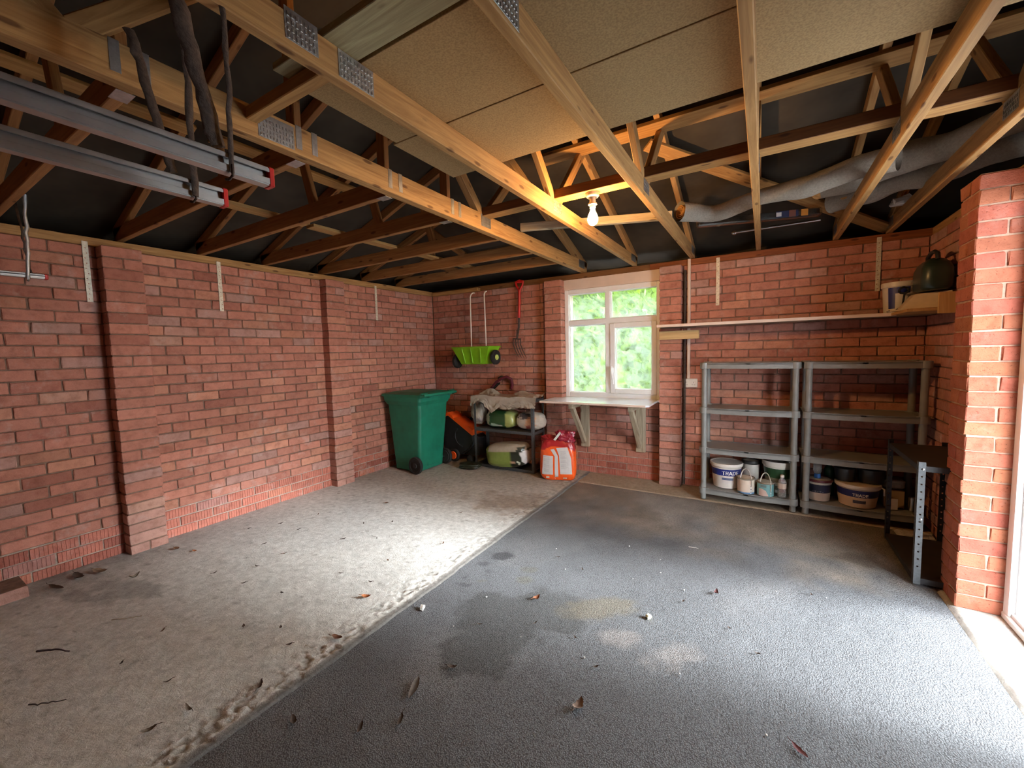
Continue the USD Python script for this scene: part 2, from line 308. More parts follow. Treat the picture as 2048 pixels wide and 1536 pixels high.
# ------------------------------------------------------------------ the shell
XL, YB, WT = -3.92, 4.37, 2.175            # left wall, back wall, wall top (29 courses)
YF, XR = -1.60, 1.06                       # front wall behind the camera, right wall
COURSE, BH, STEP = 0.075, 0.0675, 0.225
def brick_tint(dark=0.0):
    b = V(0.47, 0.202, 0.146) * rng.uniform(0.88, 1.10)
    k = rng.random()
    if k < 0.08: b = b * V(0.80, 0.74, 0.74)
    elif k < 0.22: b = b * V(1.12, 1.22, 1.15)
    elif k < 0.30: b = b * V(0.95, 1.25, 1.45)
    return b * (1 - dark)
def ribbed(mb, c, L, H, D, U, N, tint):
    """a brick whose front face carries upright ribs"""
    m = max(3, int(round(L / 0.019))); us, ns = [], []
    for i in range(m):
        a = -L / 2 + L * i / m; w = L / m
        us += [a, a + 0.28 * w, a + 0.34 * w, a + 0.94 * w]; ns += [-0.0035, -0.0035, 0, 0]
    us.append(L / 2); ns.append(-0.0035); us = np.array(us); ns = np.array(ns); k = len(us)
    U, N = np.asarray(U, float), np.asarray(N, float); Z = V(0, 0, 1)
    base = np.asarray(c, float) + us[:, None] * U
    ft = base + ns[:, None] * N + Z * H / 2; fb = base + ns[:, None] * N - Z * H / 2; bt = base - D * N + Z * H / 2; bk = base - D * N - Z * H / 2
    v = np.vstack([ft, fb, bt, bk]); F = []
    for i in range(k - 1):
        F += [(i, k + i, k + i + 1, i + 1), (2 * k + i, i, i + 1, 2 * k + i + 1), (k + i, 3 * k + i, 3 * k + i + 1, k + i + 1)]
    F += [(0, 2 * k, 3 * k, k), (k - 1, 2 * k - 1, 4 * k - 1, 3 * k - 1)]
    mb.add(v, F, tint)
def lay(t, O, U, N, L, rows, holes=(), ribs=0, phase=0.0, limit=300, matname="brick_clay", salts=None):
    """lays stretcher courses on t; the nearest become parts of their own, the rest one part"""
    O, U, N = map(lambda a: np.asarray(a, float), (O, U, N)); todo = []
    for k in range(rows):
        z0 = k * COURSE
        u = -(STEP / 2 if k % 2 else 0) - phase
        while u < L:
            segs = [(max(u, 0) + 0.004, min(u + STEP, L) - 0.004)]
            for h0, h1, hz0, hz1 in holes:
                if z0 + 0.03 > hz0 and z0 + 0.03 < hz1:
                    segs = [q for a, b in segs for q in ((a, min(b, h0 - 0.004)), (max(a, h1 + 0.004), b)) if q[1] - q[0] > 0.02]
            for a, b in segs:
                if b - a > 0.025: todo.append((a, b, k))
            u += STEP
    dist = [np.linalg.norm(O + U * (a + b) / 2 + V(0, 0, k * COURSE) - CAM) for a, b, k in todo]
    near = set(np.argsort(dist)[:limit].tolist()); rest = MB(); any_rest = False
    for i, (a, b, k) in enumerate(todo):
        mb = MB() if i in near else rest
        c = O + U * ((a + b) / 2 + rng.uniform(-.002, .002)) + V(0, 0, k * COURSE + COURSE / 2 + rng.uniform(-.0015, .0015))
        tt = brick_tint()
        if salts is not None: tt = salts(c, tt)
        off = rng.uniform(-0.0025, 0.0025)
        if k < ribs: ribbed(mb, c + N * off, b - a, BH - .003, 0.06, U, N, tt * V(1.0, .86, .86))
        else:
            yaw = rng.uniform(-.006, .006); Ux = unit(U + N * yaw); Nx = unit(N - U * yaw)
            mb.box(c + N * (off - 0.03), (b - a, 0.06, BH), [Ux, Nx, np.cross(Ux, Nx)], ch=0.004, jit=0.0011, tint=tt)
        if i in near: part(t, "brick", mb, matname)
        else: any_rest = True
    if any_rest: part(t, "brick", rest, matname, kind="stuff", label="remaining bricks further along the wall")

def salty(c, t):
    p = meshkit.fbm(np.array([[c[0] * 1.1 + 3, c[1] * 1.1, c[2] * 1.6]]), 3, 5)[0]
    if p > 0.62 and rng.random() < 0.3: t = t * 0.7 + V(0.40, 0.32, 0.28) * 0.3
    elif p < 0.40: t = t * V(0.90, 0.88, 0.86)
    return t
# left wall
t = thing("wall_left", "long red brick wall on the left with ribbed bricks at its foot", None, (XL, 0, 0), kind="structure")
part(t, "mortar", MB().bb((XL - 0.25, YF, 0.228), (XL - 0.009, YB + 0.25, WT), ch=0.001), "mortar_dark")
part(t, "mortar", MB().bb((XL - 0.25, YF, -0.1), (XL - 0.009, YB + 0.25, 0.228), ch=0.001), "mortar_grey")
lay(t, (XL, YB, 0), (0, -1, 0), (1, 0, 0), YB + 0.02, 29, ribs=3, salts=salty)
# back wall with the window opening
WX0, WX1, WZ0 = -1.945, -0.885, 0.845
t = thing("wall_back", "red brick wall at the back of the garage around the window", None, (0, YB, 0), kind="structure")
mb = MB()
for lo, hi in (((XL - .25, 0.228), (WX0, WT)), ((WX1, 0.228), (XR + .2, WT)), ((WX0, 0.228), (WX1, WZ0 - .020))): mb.bb((lo[0], YB + .009, lo[1]), (hi[0], YB + .25, hi[1]), ch=0.001)
part(t, "mortar", mb, "mortar_dark")
part(t, "mortar", MB().bb((XL - .25, YB + .009, -.1), (XR + .2, YB + .25, .228), ch=0.001), "mortar_grey")
lay(t, (XR, YB, 0), (-1, 0, 0), (0, -1, 0), XR - XL, 29, holes=((XR - WX1, XR - WX0, WZ0 - .01, 9),), ribs=3, phase=0.06, salts=salty)
# right wall: recess beyond the doorway pier, and the stretch out of sight beside the camera
t = thing("wall_right", "red brick wall on the right beyond the doorway", None, (XR, 3.14, 0), kind="structure")
part(t, "mortar", MB().bb((XR + .009, 3.145, -.1), (XR + .25, YB + .25, WT), ch=.001), "mortar_dark")
part(t, "near_wall", MB().bb((XR - .01, YF, -.1), (XR + .11, 1.93, WT), ch=.002).bb((XR - .19, 1.73, -.1), (XR + .1, 1.93, WT), ch=.002), "plain_brickwork")
part(t, "door_lintel", MB().bb((XR - .02, 1.93, 2.10), (XR + .11, 2.95, WT), ch=.002), "painted_board")
lay(t, (XR, 3.145, 0), (0, 1, 0), (-1, 0, 0), YB - 3.145, 29, limit=200)
t = thing("wall_front", "front wall behind the camera", None, (0, YF, 0), kind="structure")
part(t, "near_wall", MB().bb((XL - .25, YF - .2, -.1), (XR + .2, YF, WT), ch=.002), "plain_brickwork")
# piers and pilasters, one or two bricks to a course
def pilaster(name, label, x0, x1, y0, y1, split, matname="brick_clay", mortar="mortar_dark", rows=29, ends=False):
    t = thing(name, label, None, ((x0 + x1) / 2, (y0 + y1) / 2, 0), kind="structure")
    part(t, "mortar", MB().bb((x0 + .006, y0 + .006, -.05), (x1 - .006, y1 - .006, rows * COURSE), ch=.001), mortar)
    for k in range(rows):
        z = k * COURSE + COURSE / 2
        for a, b, c, d in split(k):
            j = [rng.uniform(-.002, .002) for _ in range(4)]
            tt = brick_tint()
            if matname == "brick_clay_pier": tt = V(.37, .120, .072) * rng.uniform(.88, 1.1) * V(1, rng.uniform(.88, 1.15), 1)
            elif k < 5: tt = tt * .6 + V(.42, .33, .29) * .4 * rng.uniform(.6, 1)
            part(t, "brick", MB().box(((a + b) / 2 + j[0], (c + d) / 2 + j[1], z + j[2] / 2), (b - a, d - c, BH), ch=.004, jit=.0013, tint=tt), matname)
    return t
for y0, lab in ((0.995, "brick pilaster on the left wall nearest the camera"), (2.665, "brick pilaster on the left wall nearer the green bin")):
    pilaster("brick_pilaster", lab, XL - .05, XL + .102, y0, y0 + .217, lambda k, y0=y0: [(XL - .05, XL + .102, y0, y0 + .217)] if (k * 7) % 9 else [(XL - .05, XL + .102, y0, y0 + .104), (XL - .05, XL + .102, y0 + .112, y0 + .217)])
pilaster("brick_pilaster", "low brick footing stub against the left wall at the photo's edge", XL - .05, XL + .215, .27, .50, lambda k: [(XL - .05, XL + .215, .27, .50)], rows=1)
for x0, x1, lab in ((-2.150, WX0, "brick pilaster left of the window"), (WX1, -.684, "brick pilaster right of the window")):
    pilaster("brick_pilaster", lab, x0, x1, YB - .10, YB + .15, lambda k, x0=x0, x1=x1: [(x0, x1, YB - .10, YB + .15)] if (k * 5) % 7 != 1 else [(x0, (x0 + x1) / 2 - .004, YB - .10, YB + .15), ((x0 + x1) / 2 + .004, x1, YB - .10, YB + .15)])
PX0, PY0 = .872, 2.93
def pier_split(k):
    if k % 2: return [(PX0, PX0 + .102, PY0, PY0 + .215), (PX0 + .110, PX0 + .215, PY0, PY0 + .215)]
    return [(PX0, PX0 + .215, PY0, PY0 + .102), (PX0, PX0 + .215, PY0 + .110, PY0 + .215)]
pilaster("brick_pier", "sunlit red brick pier beside the open doorway", PX0, PX0 + .215, PY0, PY0 + .215, pier_split, "brick_clay_pier", "mortar_pier")

# floor
EDGE = -1.665
def blot(x, y, cx, cy, rx, ry, a=0.0, rough=4.5):
    """soft-edged ragged blotch, 1 inside, 0 outside"""
    ca, sa = math.cos(a), math.sin(a); u = ((x - cx) * ca + (y - cy) * sa) / rx; w = (-(x - cx) * sa + (y - cy) * ca) / ry
    n = meshkit.fbm(np.stack([x * 7, y * 7, np.full_like(x, cx * 9)], -1), 5, 3) - .5 + .5 * (meshkit.fbm(np.stack([x * 26, y * 26, np.full_like(x, cx * 5)], -1), 3, 4) - .5)
    return np.clip((1.0 - np.hypot(u, w) + n * 1.5) * rough, 0, 1)
def noise2(x, y, s, seed, o=4): return meshkit.fbm(np.stack([x * s, y * s, np.full_like(x, 1.7)], -1), o, seed)
t = thing("floor", "garage floor half pale concrete and half dark tarmac", None, (0, 0, 0), kind="structure")
# tarmac
xs = np.arange(EDGE - .12, .86, .018); ys = np.arange(-.2, 4.02, .018); x, y = np.meshgrid(xs, ys, indexing="ij")
z = (noise2(x, y, 9, 1) - .5) * .006 + (noise2(x, y, 45, 2, 2) - .5) * .003 - .004
base = np.ones(x.shape + (3,)) * V(.128, .132, .139)
def lay_over(base, m, col, k=1.0): return base * (1 - m[..., None] * k) + np.asarray(col) * m[..., None] * k
base = base * (0.80 + .4 * noise2(x, y, 2.2, 9))[..., None]
dust = np.clip((y + (noise2(x, y, 2.5, 4) - .5) * 1.6 - 3.0) * 2.2, 0, 1) * (.45 + .55 * noise2(x, y, 5, 6)); base = lay_over(base, dust, (.29, .225, .155), .8)
dust2 = np.clip((noise2(x, y, 1.6, 12) - .52) * 5, 0, 1); base = lay_over(base, dust2, (.27, .26, .25), .5)
base = base * (1 + (np.clip((y - 2.6) * 2, 0, 1) * (noise2(x, y, 8, 13, 5) - .5) * 1.1))[..., None]
wet = np.maximum.reduce([blot(x, y, -1.16, 1.66, .27, .24), blot(x, y, -1.10, 1.42, .18, .14), blot(x, y, -.95, 1.90, .24, .17, -.5), blot(x, y, -1.28, 1.78, .16, .12)])
base = lay_over(base, wet, (.068, .069, .068), .72)
sand = np.maximum(blot(x, y, -.76, 2.02, .19, .11, .6, 2.2), blot(x, y, -.64, 2.12, .12, .08, .2, 2.2)); base = lay_over(base, sand, (.15, .128, .09), .7)
pale = np.maximum(blot(x, y, -.32, 1.88, .17, .09, .8, 2.2), blot(x, y, -.56, 1.86, .14, .08, .3, 1.6)); base = lay_over(base, pale, (.30, .27, .25), .5)
for cx, cy, rr, dk in ((-1.50, 2.275, .085, .85), (-1.555, 2.12, .045, .6), (-1.47, 2.06, .04, .5), (-1.24, 2.20, .06, .4), (-1.22, 2.08, .06, .45), (-1.56, 1.93, .045, .55), (-1.52, 1.86, .045, .5), (-1.44, 1.95, .035, .4)):
    base = lay_over(base, blot(x, y, cx, cy, rr, rr * .62, .4), (.045, .046, .05) if dk > .45 else (.13, .12, .08), dk)
spot = blot(x, y, .54, 3.33, .20, .10, -.5, 1.6); base = lay_over(base, spot, (.06, .042, .025), .6)
P = np.stack([x, y, z], -1); part(t, "tarmac", MB().grid(P, base), "tarmac", smooth=180)
# concrete slab: worn edge standing a little above the tarmac
nb = 150; ys = np.linspace(-.2, 4.4, 520); xs = np.concatenate([np.linspace(XL - .01, EDGE - .21, 100), np.linspace(EDGE - .20, EDGE - .02, 20), [EDGE, EDGE + .012, EDGE + .020]])
x, y = np.meshgrid(xs, ys, indexing="ij"); wob = (noise2(np.zeros_like(y), y, 9, 21) - .5) * .018 + (noise2(np.zeros_like(y), y, 1.2, 24) - .5) * .03
w8 = np.clip((x - (EDGE - .4)) / .4, 0, 1); x = x + wob * w8
near_edge = np.clip((x - (EDGE - .20)) / .10, 0, 1) * (x < EDGE - .008)
pit = near_edge * np.clip((noise2(x, y, 52, 33, 2) - .50) * 7, 0, 1) * np.clip((noise2(x, y, 3, 37) - .36) * 5, .15, 1)
z = .009 + (noise2(x, y, 6, 31) - .5) * .006 - pit * .007 + (noise2(x, y, 40, 35, 2) - .5) * .003
z[-3] -= .003; z[-2] -= .009; z[-1] = -.03
base = np.ones(x.shape + (3,)) * V(.585, .57, .535) * (.82 + .36 * noise2(x, y, 2.4, 41))[..., None]
base = lay_over(base, np.clip((noise2(x, y, 1.3, 42) - .5) * 4, 0, 1), (.45, .45, .445), .45)
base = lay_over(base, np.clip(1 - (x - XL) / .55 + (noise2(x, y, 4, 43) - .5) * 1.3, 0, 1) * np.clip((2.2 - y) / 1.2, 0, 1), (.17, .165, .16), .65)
base = lay_over(base, np.maximum(blot(x, y, -3.25, .82, .34, .10, .35, 2), blot(x, y, -3.40, .66, .30, .07, .3, 2)), (.19, .185, .175), .5)
base = lay_over(base, blot(x, y, -2.0, 3.15, .42, .36, .5, 1.8), (.30, .21, .14), .55)
base = lay_over(base, np.clip((y - 3.35) * 2, 0, 1), (.36, .29, .21), .6)
tyre = (np.sin(x * 95) > .35) * np.clip(1 - abs(x + 2.78) / .30, 0, 1) * np.clip(1 - abs(y - .38) / .28, 0, 1) * (noise2(x, y, 16, 44) > .45)
base = lay_over(base, np.clip(tyre * 2, 0, 1), (.60, .58, .53), .6)
base = lay_over(base, np.clip((noise2(x, y, 28, 45, 3) - .66) * 9, 0, 1), (.20, .18, .16), .6)
base = lay_over(base, pit, (.22, .20, .17), .75); base = lay_over(base, np.clip((x - (EDGE - .03)) / .03, 0, 1), (.30, .28, .25), .6); base[-3:] = V(.13, .12, .11); base[-4] = V(.26, .24, .22)
base = base * (.86 + .28 * noise2(x, y, 38, 47, 2))[..., None]
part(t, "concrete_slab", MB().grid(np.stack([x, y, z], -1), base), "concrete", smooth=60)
# concrete strips along the back wall and at the door threshold
def strip(lo, hi, seed, col):
    xs = np.linspace(lo[0], hi[0], max(6, int((hi[0] - lo[0]) / .025))); ys = np.linspace(lo[1], hi[1], max(6, int((hi[1] - lo[1]) / .025))); x, y = np.meshgrid(xs, ys, indexing="ij")
    z = .001 + (noise2(x, y, 8, seed) - .5) * .003; y2, x2 = y.copy(), x.copy()
    if hi[1] - lo[1] < hi[0] - lo[0]: y2[:, 0] += (noise2(x, y, 5, seed)[:, 0] - .5) * .06; z[:, 0] = -.03
    else: x2[0] += (noise2(x, y, 7, seed)[0] - .5) * .05; z[0] = -.03
    b = np.ones(x.shape + (3,)) * np.asarray(col) * (.75 + .5 * noise2(x, y, 4, seed + 1))[..., None]
    return MB().grid(np.stack([x2, y2, z], -1), b)
part(t, "concrete_strip", strip((EDGE, 3.965), (XR + .05, YB + .02), 51, (.36, .28, .20)), "concrete", smooth=60)
part(t, "threshold", strip((.835, -.2), (XR - .01, 4.0), 55, (.56, .53, .48)), "concrete", smooth=60)
part(t, "sub_floor", MB().bb((XL, YF, -.15), (XR, YB, -.035), ch=.001).bb((XL, YF, -.05), (XR, -.15, .0), ch=.001), "concrete_strip")

# outside: paving beyond the door, green bank behind the garage
solo("paving_outside", MB().bb((XR - .01, -14, -.2), (24, 24, -.03), ch=.001).bb((-20, YB + .25, -.25), (XR, 24, -.06), ch=.001), "paving", "pale paving outside the open doorway", None, kind="structure")
nx, ny = 60, 40; xs = np.linspace(-9, 2.6, nx); ss = np.linspace(0, 1, ny); x, s = np.meshgrid(xs, ss, indexing="ij")
y = YB + 1.5 + 4.2 * s + noise2(x, s * 6, 1.1, 61) * .5; z = -.1 + 3.3 * s ** .8 + (noise2(x, s * 6, 1.7, 62) - .5) * .5
gcol = V(.085, .13, .012) * (.6 + .8 * noise2(x, s * 5, 1.3, 63))[..., None]
solo("grass_bank", MB().grid(np.stack([x, y, z], -1), gcol), "foliage", "steep bright green bank outside the window", None, kind="structure")
n = 11000; a = nrng.uniform(0, 1, n); bx = nrng.uniform(-7.5, 2.2, n)
by = YB + 1.5 + 4.2 * a + meshkit.fbm(np.stack([bx * 1.1, a * 6.6, np.full(n, 1.7 )], -1), 4, 61) * .5; bz = -.1 + 3.3 * a ** .8 + (meshkit.fbm(np.stack([bx * 1.7, a * 10.2, np.full(n, 1.7)], -1), 4, 62) - .5) * .5
L = nrng.uniform(.10, .34, n); th = nrng.uniform(0, 2 * PI, n); tilt = nrng.uniform(.2, 1.1, n); w = L * nrng.uniform(.12, .3, n)
d = np.stack([np.cos(th) * np.sin(tilt), np.sin(th) * np.sin(tilt) - .35, np.cos(tilt)], -1); d /= np.linalg.norm(d, axis=1)[:, None]
sd = np.cross(d, nrng.normal(0, 1, (n, 3))); sd /= np.linalg.norm(sd, axis=1)[:, None]; B = np.stack([bx, by, bz], -1)
bend = V(0, -.35, -.25)
v = np.stack([B, B + d * L[:, None] * .5 + sd * w[:, None], B + d * L[:, None] * .5 - sd * w[:, None], B + (d + bend * .6) * L[:, None]], 1).reshape(-1, 3)
i4 = np.arange(n) * 4; f = np.vstack([np.stack([i4, i4 + 1, i4 + 2], -1), np.stack([i4 + 1, i4 + 3, i4 + 2], -1)])
c = V(.080, .125, .010) * nrng.uniform(.65, 1.4, (n, 1)) * (.6 + .9 * meshkit.fbm(B * .9, 3, 64))[:, None]; pale_ = nrng.random(n) < .10; c[pale_] = c[pale_] * .4 + V(.12, .145, .08)
solo("grass_foliage", MB().add(v, f, np.repeat(c, 4, 0)), "foliage", "long grass and leaves covering the bank outside", "grass", kind="stuff")

# window
t = thing("window_1", "white framed casement window in the back wall", None, ((WX0 + WX1) / 2, YB + .02, WZ0), kind="structure")
Y0, Y1 = YB + .015, YB + .085
fx0, fx1, fz0, fz1, mx, tz = -1.962, -.888, .850, 2.062, -1.447, 1.690
for lo, hi in (((fx0, fz0), (fx0 + .062, fz1)), ((fx1 - .050, fz0), (fx1, fz1)), ((fx0 + .062, fz1 - .055), (fx1 - .05, fz1)), ((fx0 + .062, fz0), (fx1 - .05, fz0 + .06))):
    part(t, "frame_bar", MB().bb((lo[0], Y0, lo[1]), (hi[0], Y1, hi[1]), ch=.006), "upvc")
part(t, "mullion", MB().bb((mx - .030, Y0 - .001, fz0 + .055), (mx + .030, Y1, fz1 - .05), ch=.008), "upvc")
part(t, "transom", MB().bb((fx0 + .06, Y0 - .002, tz - .030), (fx1 - .045, Y1, tz + .030), ch=.008), "upvc")
sx0, sx1, sz0, sz1 = mx + .028, fx1 - .042, fz0 + .052, tz - .026          # opening casement
cs = part(t, "casement", MB().bb((sx0, Y0 - .016, sz0), (sx0 + .055, Y0 + .03, sz1), ch=.006).bb((sx1 - .055, Y0 - .016, sz0), (sx1, Y0 + .03, sz1), ch=.006)
     .bb((sx0 + .05, Y0 - .0155, sz1 - .055), (sx1 - .05, Y0 + .03, sz1), ch=.006).bb((sx0 + .05, Y0 - .0155, sz0), (sx1 - .05, Y0 + .03, sz0 + .055), ch=.006), "upvc")
hz = 1.12; hp = [(sx0 + .027, Y0 - .05, hz + .085), (sx0 + .026, Y0 - .055, hz + .05), (sx0 + .030, Y0 - .05, hz), (sx0 + .040, Y0 - .052, hz - .06), (sx0 + .042, Y0 - .05, hz - .11)]
part(t, "handle", MB().tube(hp, [.010, .011, .011, .010, .008], 8).bb((sx0 + .016, Y0 - .045, hz + .01), (sx0 + .042, Y0 - .014, hz + .07), ch=.005), "upvc", under=cs, smooth=50)
for x0, x1, z0, z1 in ((fx0 + .06, mx - .028, tz + .028, fz1 - .05), (mx + .028, fx1 - .046, tz + .028, fz1 - .05), (fx0 + .06, mx - .028, fz0 + .055, tz - .028), (sx0 + .05, sx1 - .05, sz0 + .05, sz1 - .05)):
    part(t, "pane", MB().bb((x0, Y0 + .055, z0), (x1, Y0 + .060, z1), ch=.0005), "glazing")
    mb = MB()
    for lo, hi in (((x0, z0), (x0 + .009, z1)), ((x1 - .009, z0), (x1, z1)), ((x0 + .009, z0), (x1 - .009, z0 + .009)), ((x0 + .009, z1 - .009), (x1 - .009, z1))): mb.bb((lo[0], Y0 + .030, lo[1]), (hi[0], Y0 + .055, hi[1]), ch=.002)
    part(t, "glazing_bead", mb, "upvc")
solo("trim_1", MB().bb((WX0 - .02, Y0 - .012, fz1), (WX1 + .004, Y1 - .02, WT), ch=.003), "painted_board", "pinkish painted board filling the space above the window", None, kind="structure")

# side doorway frame at the right edge of the picture
t = thing("door_1", "white frame of the open side doorway at the right edge", None, (1.07, 2.9, 0), kind="structure")
part(t, "jamb", MB().bb((1.040, 2.872, .01), (1.105, 2.932, 2.10), ch=.006).bb((1.062, 2.855, .05), (1.085, 2.875, 2.08), ch=.003), "upvc")
part(t, "jamb", MB().bb((1.040, 1.93, .01), (1.105, 1.99, 2.10), ch=.006), "upvc")
part(t, "head", MB().bb((1.040, 1.98, 2.04), (1.105, 2.88, 2.10), ch=.006), "upvc")
part(t, "sill", MB().bb((1.035, 1.93, .0), (1.12, 2.932, .035), ch=.006).bb((1.050, 1.95, .03), (1.10, 2.91, .055), ch=.004), "upvc")
part(t, "weather_seal", MB().bb((1.0835, 2.868, .06), (1.0885, 2.872, 2.04), ch=.001), "rubber")
mb = MB()
for zz in (.25, .62, 1.05, 1.6): mb.lathe([(0, 0), (.007, 0), (.007, .006), (0, .006)], (1.088, 2.855, zz), (0, -1, 0), 10)
part(t, "hinge_screw", mb, "rubber", smooth=40)

# ------------------------------------------------------------------ the roof
TAN = 0.35; PITCH = math.atan(TAN)
def zr(y): return 2.27 + (4.42 - y) * TAN          # underside of the rafters over the back wall
def zl(x): return 2.27 + (x + 3.95) * TAN          # and over the left wall
RH = .075; RV = RH / math.cos(PITCH)
RIDGE = 1.41
t = thing("roof", "dark felted underside of the hipped roof", None, (-1.3, 1.4, 2.3), kind="structure")
xs = np.arange(-4.25, 1.36, .034); ys = np.arange(-1.95, 4.70, .034); x, y = np.meshgrid(xs, ys, indexing="ij")
zb, zl_, zf = zr(y), zl(x), 2.27 + (y + 1.60) * TAN
z = np.minimum(np.minimum(zb, zl_), zf); dd = (z - 2.2) / .30
sagx = np.where(zl_ < zb, y / .54, (x + .05) / .55); sag = .016 * (1 - np.cos(2 * PI * sagx)) / 2
z = z + RV + .012 - sag - .010 * (dd - np.floor(dd)) + (noise2(x, y, 3, 71) - .5) * .02
part(t, "eaves_soffit", MB().bb((1.30, -1.9, 2.12), (1.66, 4.62, 2.15), ch=.004).bb((1.64, -1.9, 2.10), (1.66, 4.62, 2.30), ch=.004), "upvc")
part(t, "felt", MB().grid(np.stack([x, y, z], -1)), "felt", smooth=60)
part(t, "eaves_felt", MB().bb((-4.25, 4.60, 2.05), (1.36, 4.63, 2.45), ch=.001).bb((-4.20, -1.9, 2.05), (-4.17, 4.62, 2.45), ch=.001).bb((1.28, -1.9, 2.05), (1.30, 4.62, 3.6), ch=.001).bb((-4.2, -1.85, 2.05), (1.3, -1.82, 2.45), ch=.001), "felt")
part(t, "wall_plate", MB().beam((XL - .05, YF, 2.205), (XL - .05, 4.45, 2.205), .10, .058, ch=.003), "pine")
part(t, "wall_plate", MB((.60, .30, .20)).beam((-1.0, 4.42, 2.203), (1.25, 4.42, 2.203), .10, .058, ch=.003), "pine")
part(t, "wall_plate", MB((.42, .33, .26)).beam((-3.92, 4.42, 2.203), (-1.0, 4.42, 2.203), .10, .058, ch=.003), "pine")
part(t, "wall_plate", MB().beam((XR + .06, YF, 2.203), (XR + .06, 4.45, 2.203), .10, .058, ch=.003), "pine")
part(t, "plate_offcut", MB().beam((-3.86, 4.33, 2.185), (-3.10, 4.33, 2.185), .07, .045, ch=.004), "pine")

ZB, CH, CW = 2.235, .097, .037
def nail_plate(t, x, y, z, ly, lz, side, toothed=True):
    """toothed galvanised plate pressed into a chord's side"""
    mb = MB().bb((x, y - ly / 2, z - lz / 2), (x + .0015 * side, y + ly / 2, z + lz / 2), ch=.0003)
    if toothed:
        for a in np.arange(-ly / 2 + .010, ly / 2 - .004, .013):
            for b in np.arange(-lz / 2 + .010, lz / 2 - .006, .019):
                mb.bb((x + .001 * side, y + a - .003, z + b - .006), (x + .0035 * side, y + a + .003, z + b + .006), ch=.0006)
    part(t, "nail_plate", mb, "galvanised")
def truss(label, x, w=CW, h=CH, y_end=4.42):
    t = thing("roof_truss", label, "roof truss", (x, 1.4, ZB), "roof trusses across the garage")
    zc = ZB + h / 2
    part(t, "bottom_chord", MB().beam((x, YF - .1, zc), (x, y_end, zc), w, h, ch=.003), "pine")
    for s in (1, -1):
        ye = 4.42 if s > 0 else -1.60
        p0 = V(x, ye, 2.27); p1 = V(x, RIDGE, zr(RIDGE)); up = unit(V(0, s * math.sin(PITCH), math.cos(PITCH)))
        part(t, "rafter", MB().beam(p0 + up * RH / 2, p1 + up * RH / 2, w, RH, up=up, ch=.003), "pine")
    for yn, s in ((2.47, 1), (.41, -1)):
        ym = yn + s * .47; zm = zr(ym) if s > 0 else 2.27 + (ym + 1.6) * TAN
        part(t, "web", MB().beam((x, yn + s * .02, ZB + h - .02), (x, ym, zm + .015), w * .95, .062, up=(0, 1, 0), ch=.003), "pine")
        part(t, "web", MB().beam((x, yn - s * .02, ZB + h - .02), (x, RIDGE + s * .03, zr(RIDGE) + .01), w * .95, .062, up=(0, 1, 0), ch=.003), "pine")
        for sd in (-1, 1):
            if s > 0: nail_plate(t, x + sd * w / 2, yn, ZB + h * .6, .12, h * .7, sd)
    for sd in (-1, 1): nail_plate(t, x + sd * w / 2, 4.27, ZB + h * .62, .16, h * .7, sd, False)
    return t
XA, XB, XC, XD, XE, XF = -1.716, -1.155, -.602, -.055, .494, .828
ta = truss("doubled roof truss the left-hand jack joists run into", XA, .054, .115)
nail_plate(ta, XA + .027, 1.0, ZB + .056, .145, .092, 1)
tb = truss("roof truss with a toothed plate splice just left of the lamp", XB)
nail_plate(tb, XB + CW / 2, .950, ZB + .052, .135, .082, 1); nail_plate(tb, XB + CW / 2, .765, ZB + .066, .10, .085, 1)
tc = truss("roof truss passing just right of the lamp", XC)
nail_plate(tc, XC + CW / 2, .93, ZB + .050, .22, .080, 1)
truss("roof truss above the left grey shelf unit, running almost straight away", XD)
truss("roof truss above the right grey shelf unit, leaning right in view", XE)
truss("roof truss nearest the brick pier", XF)
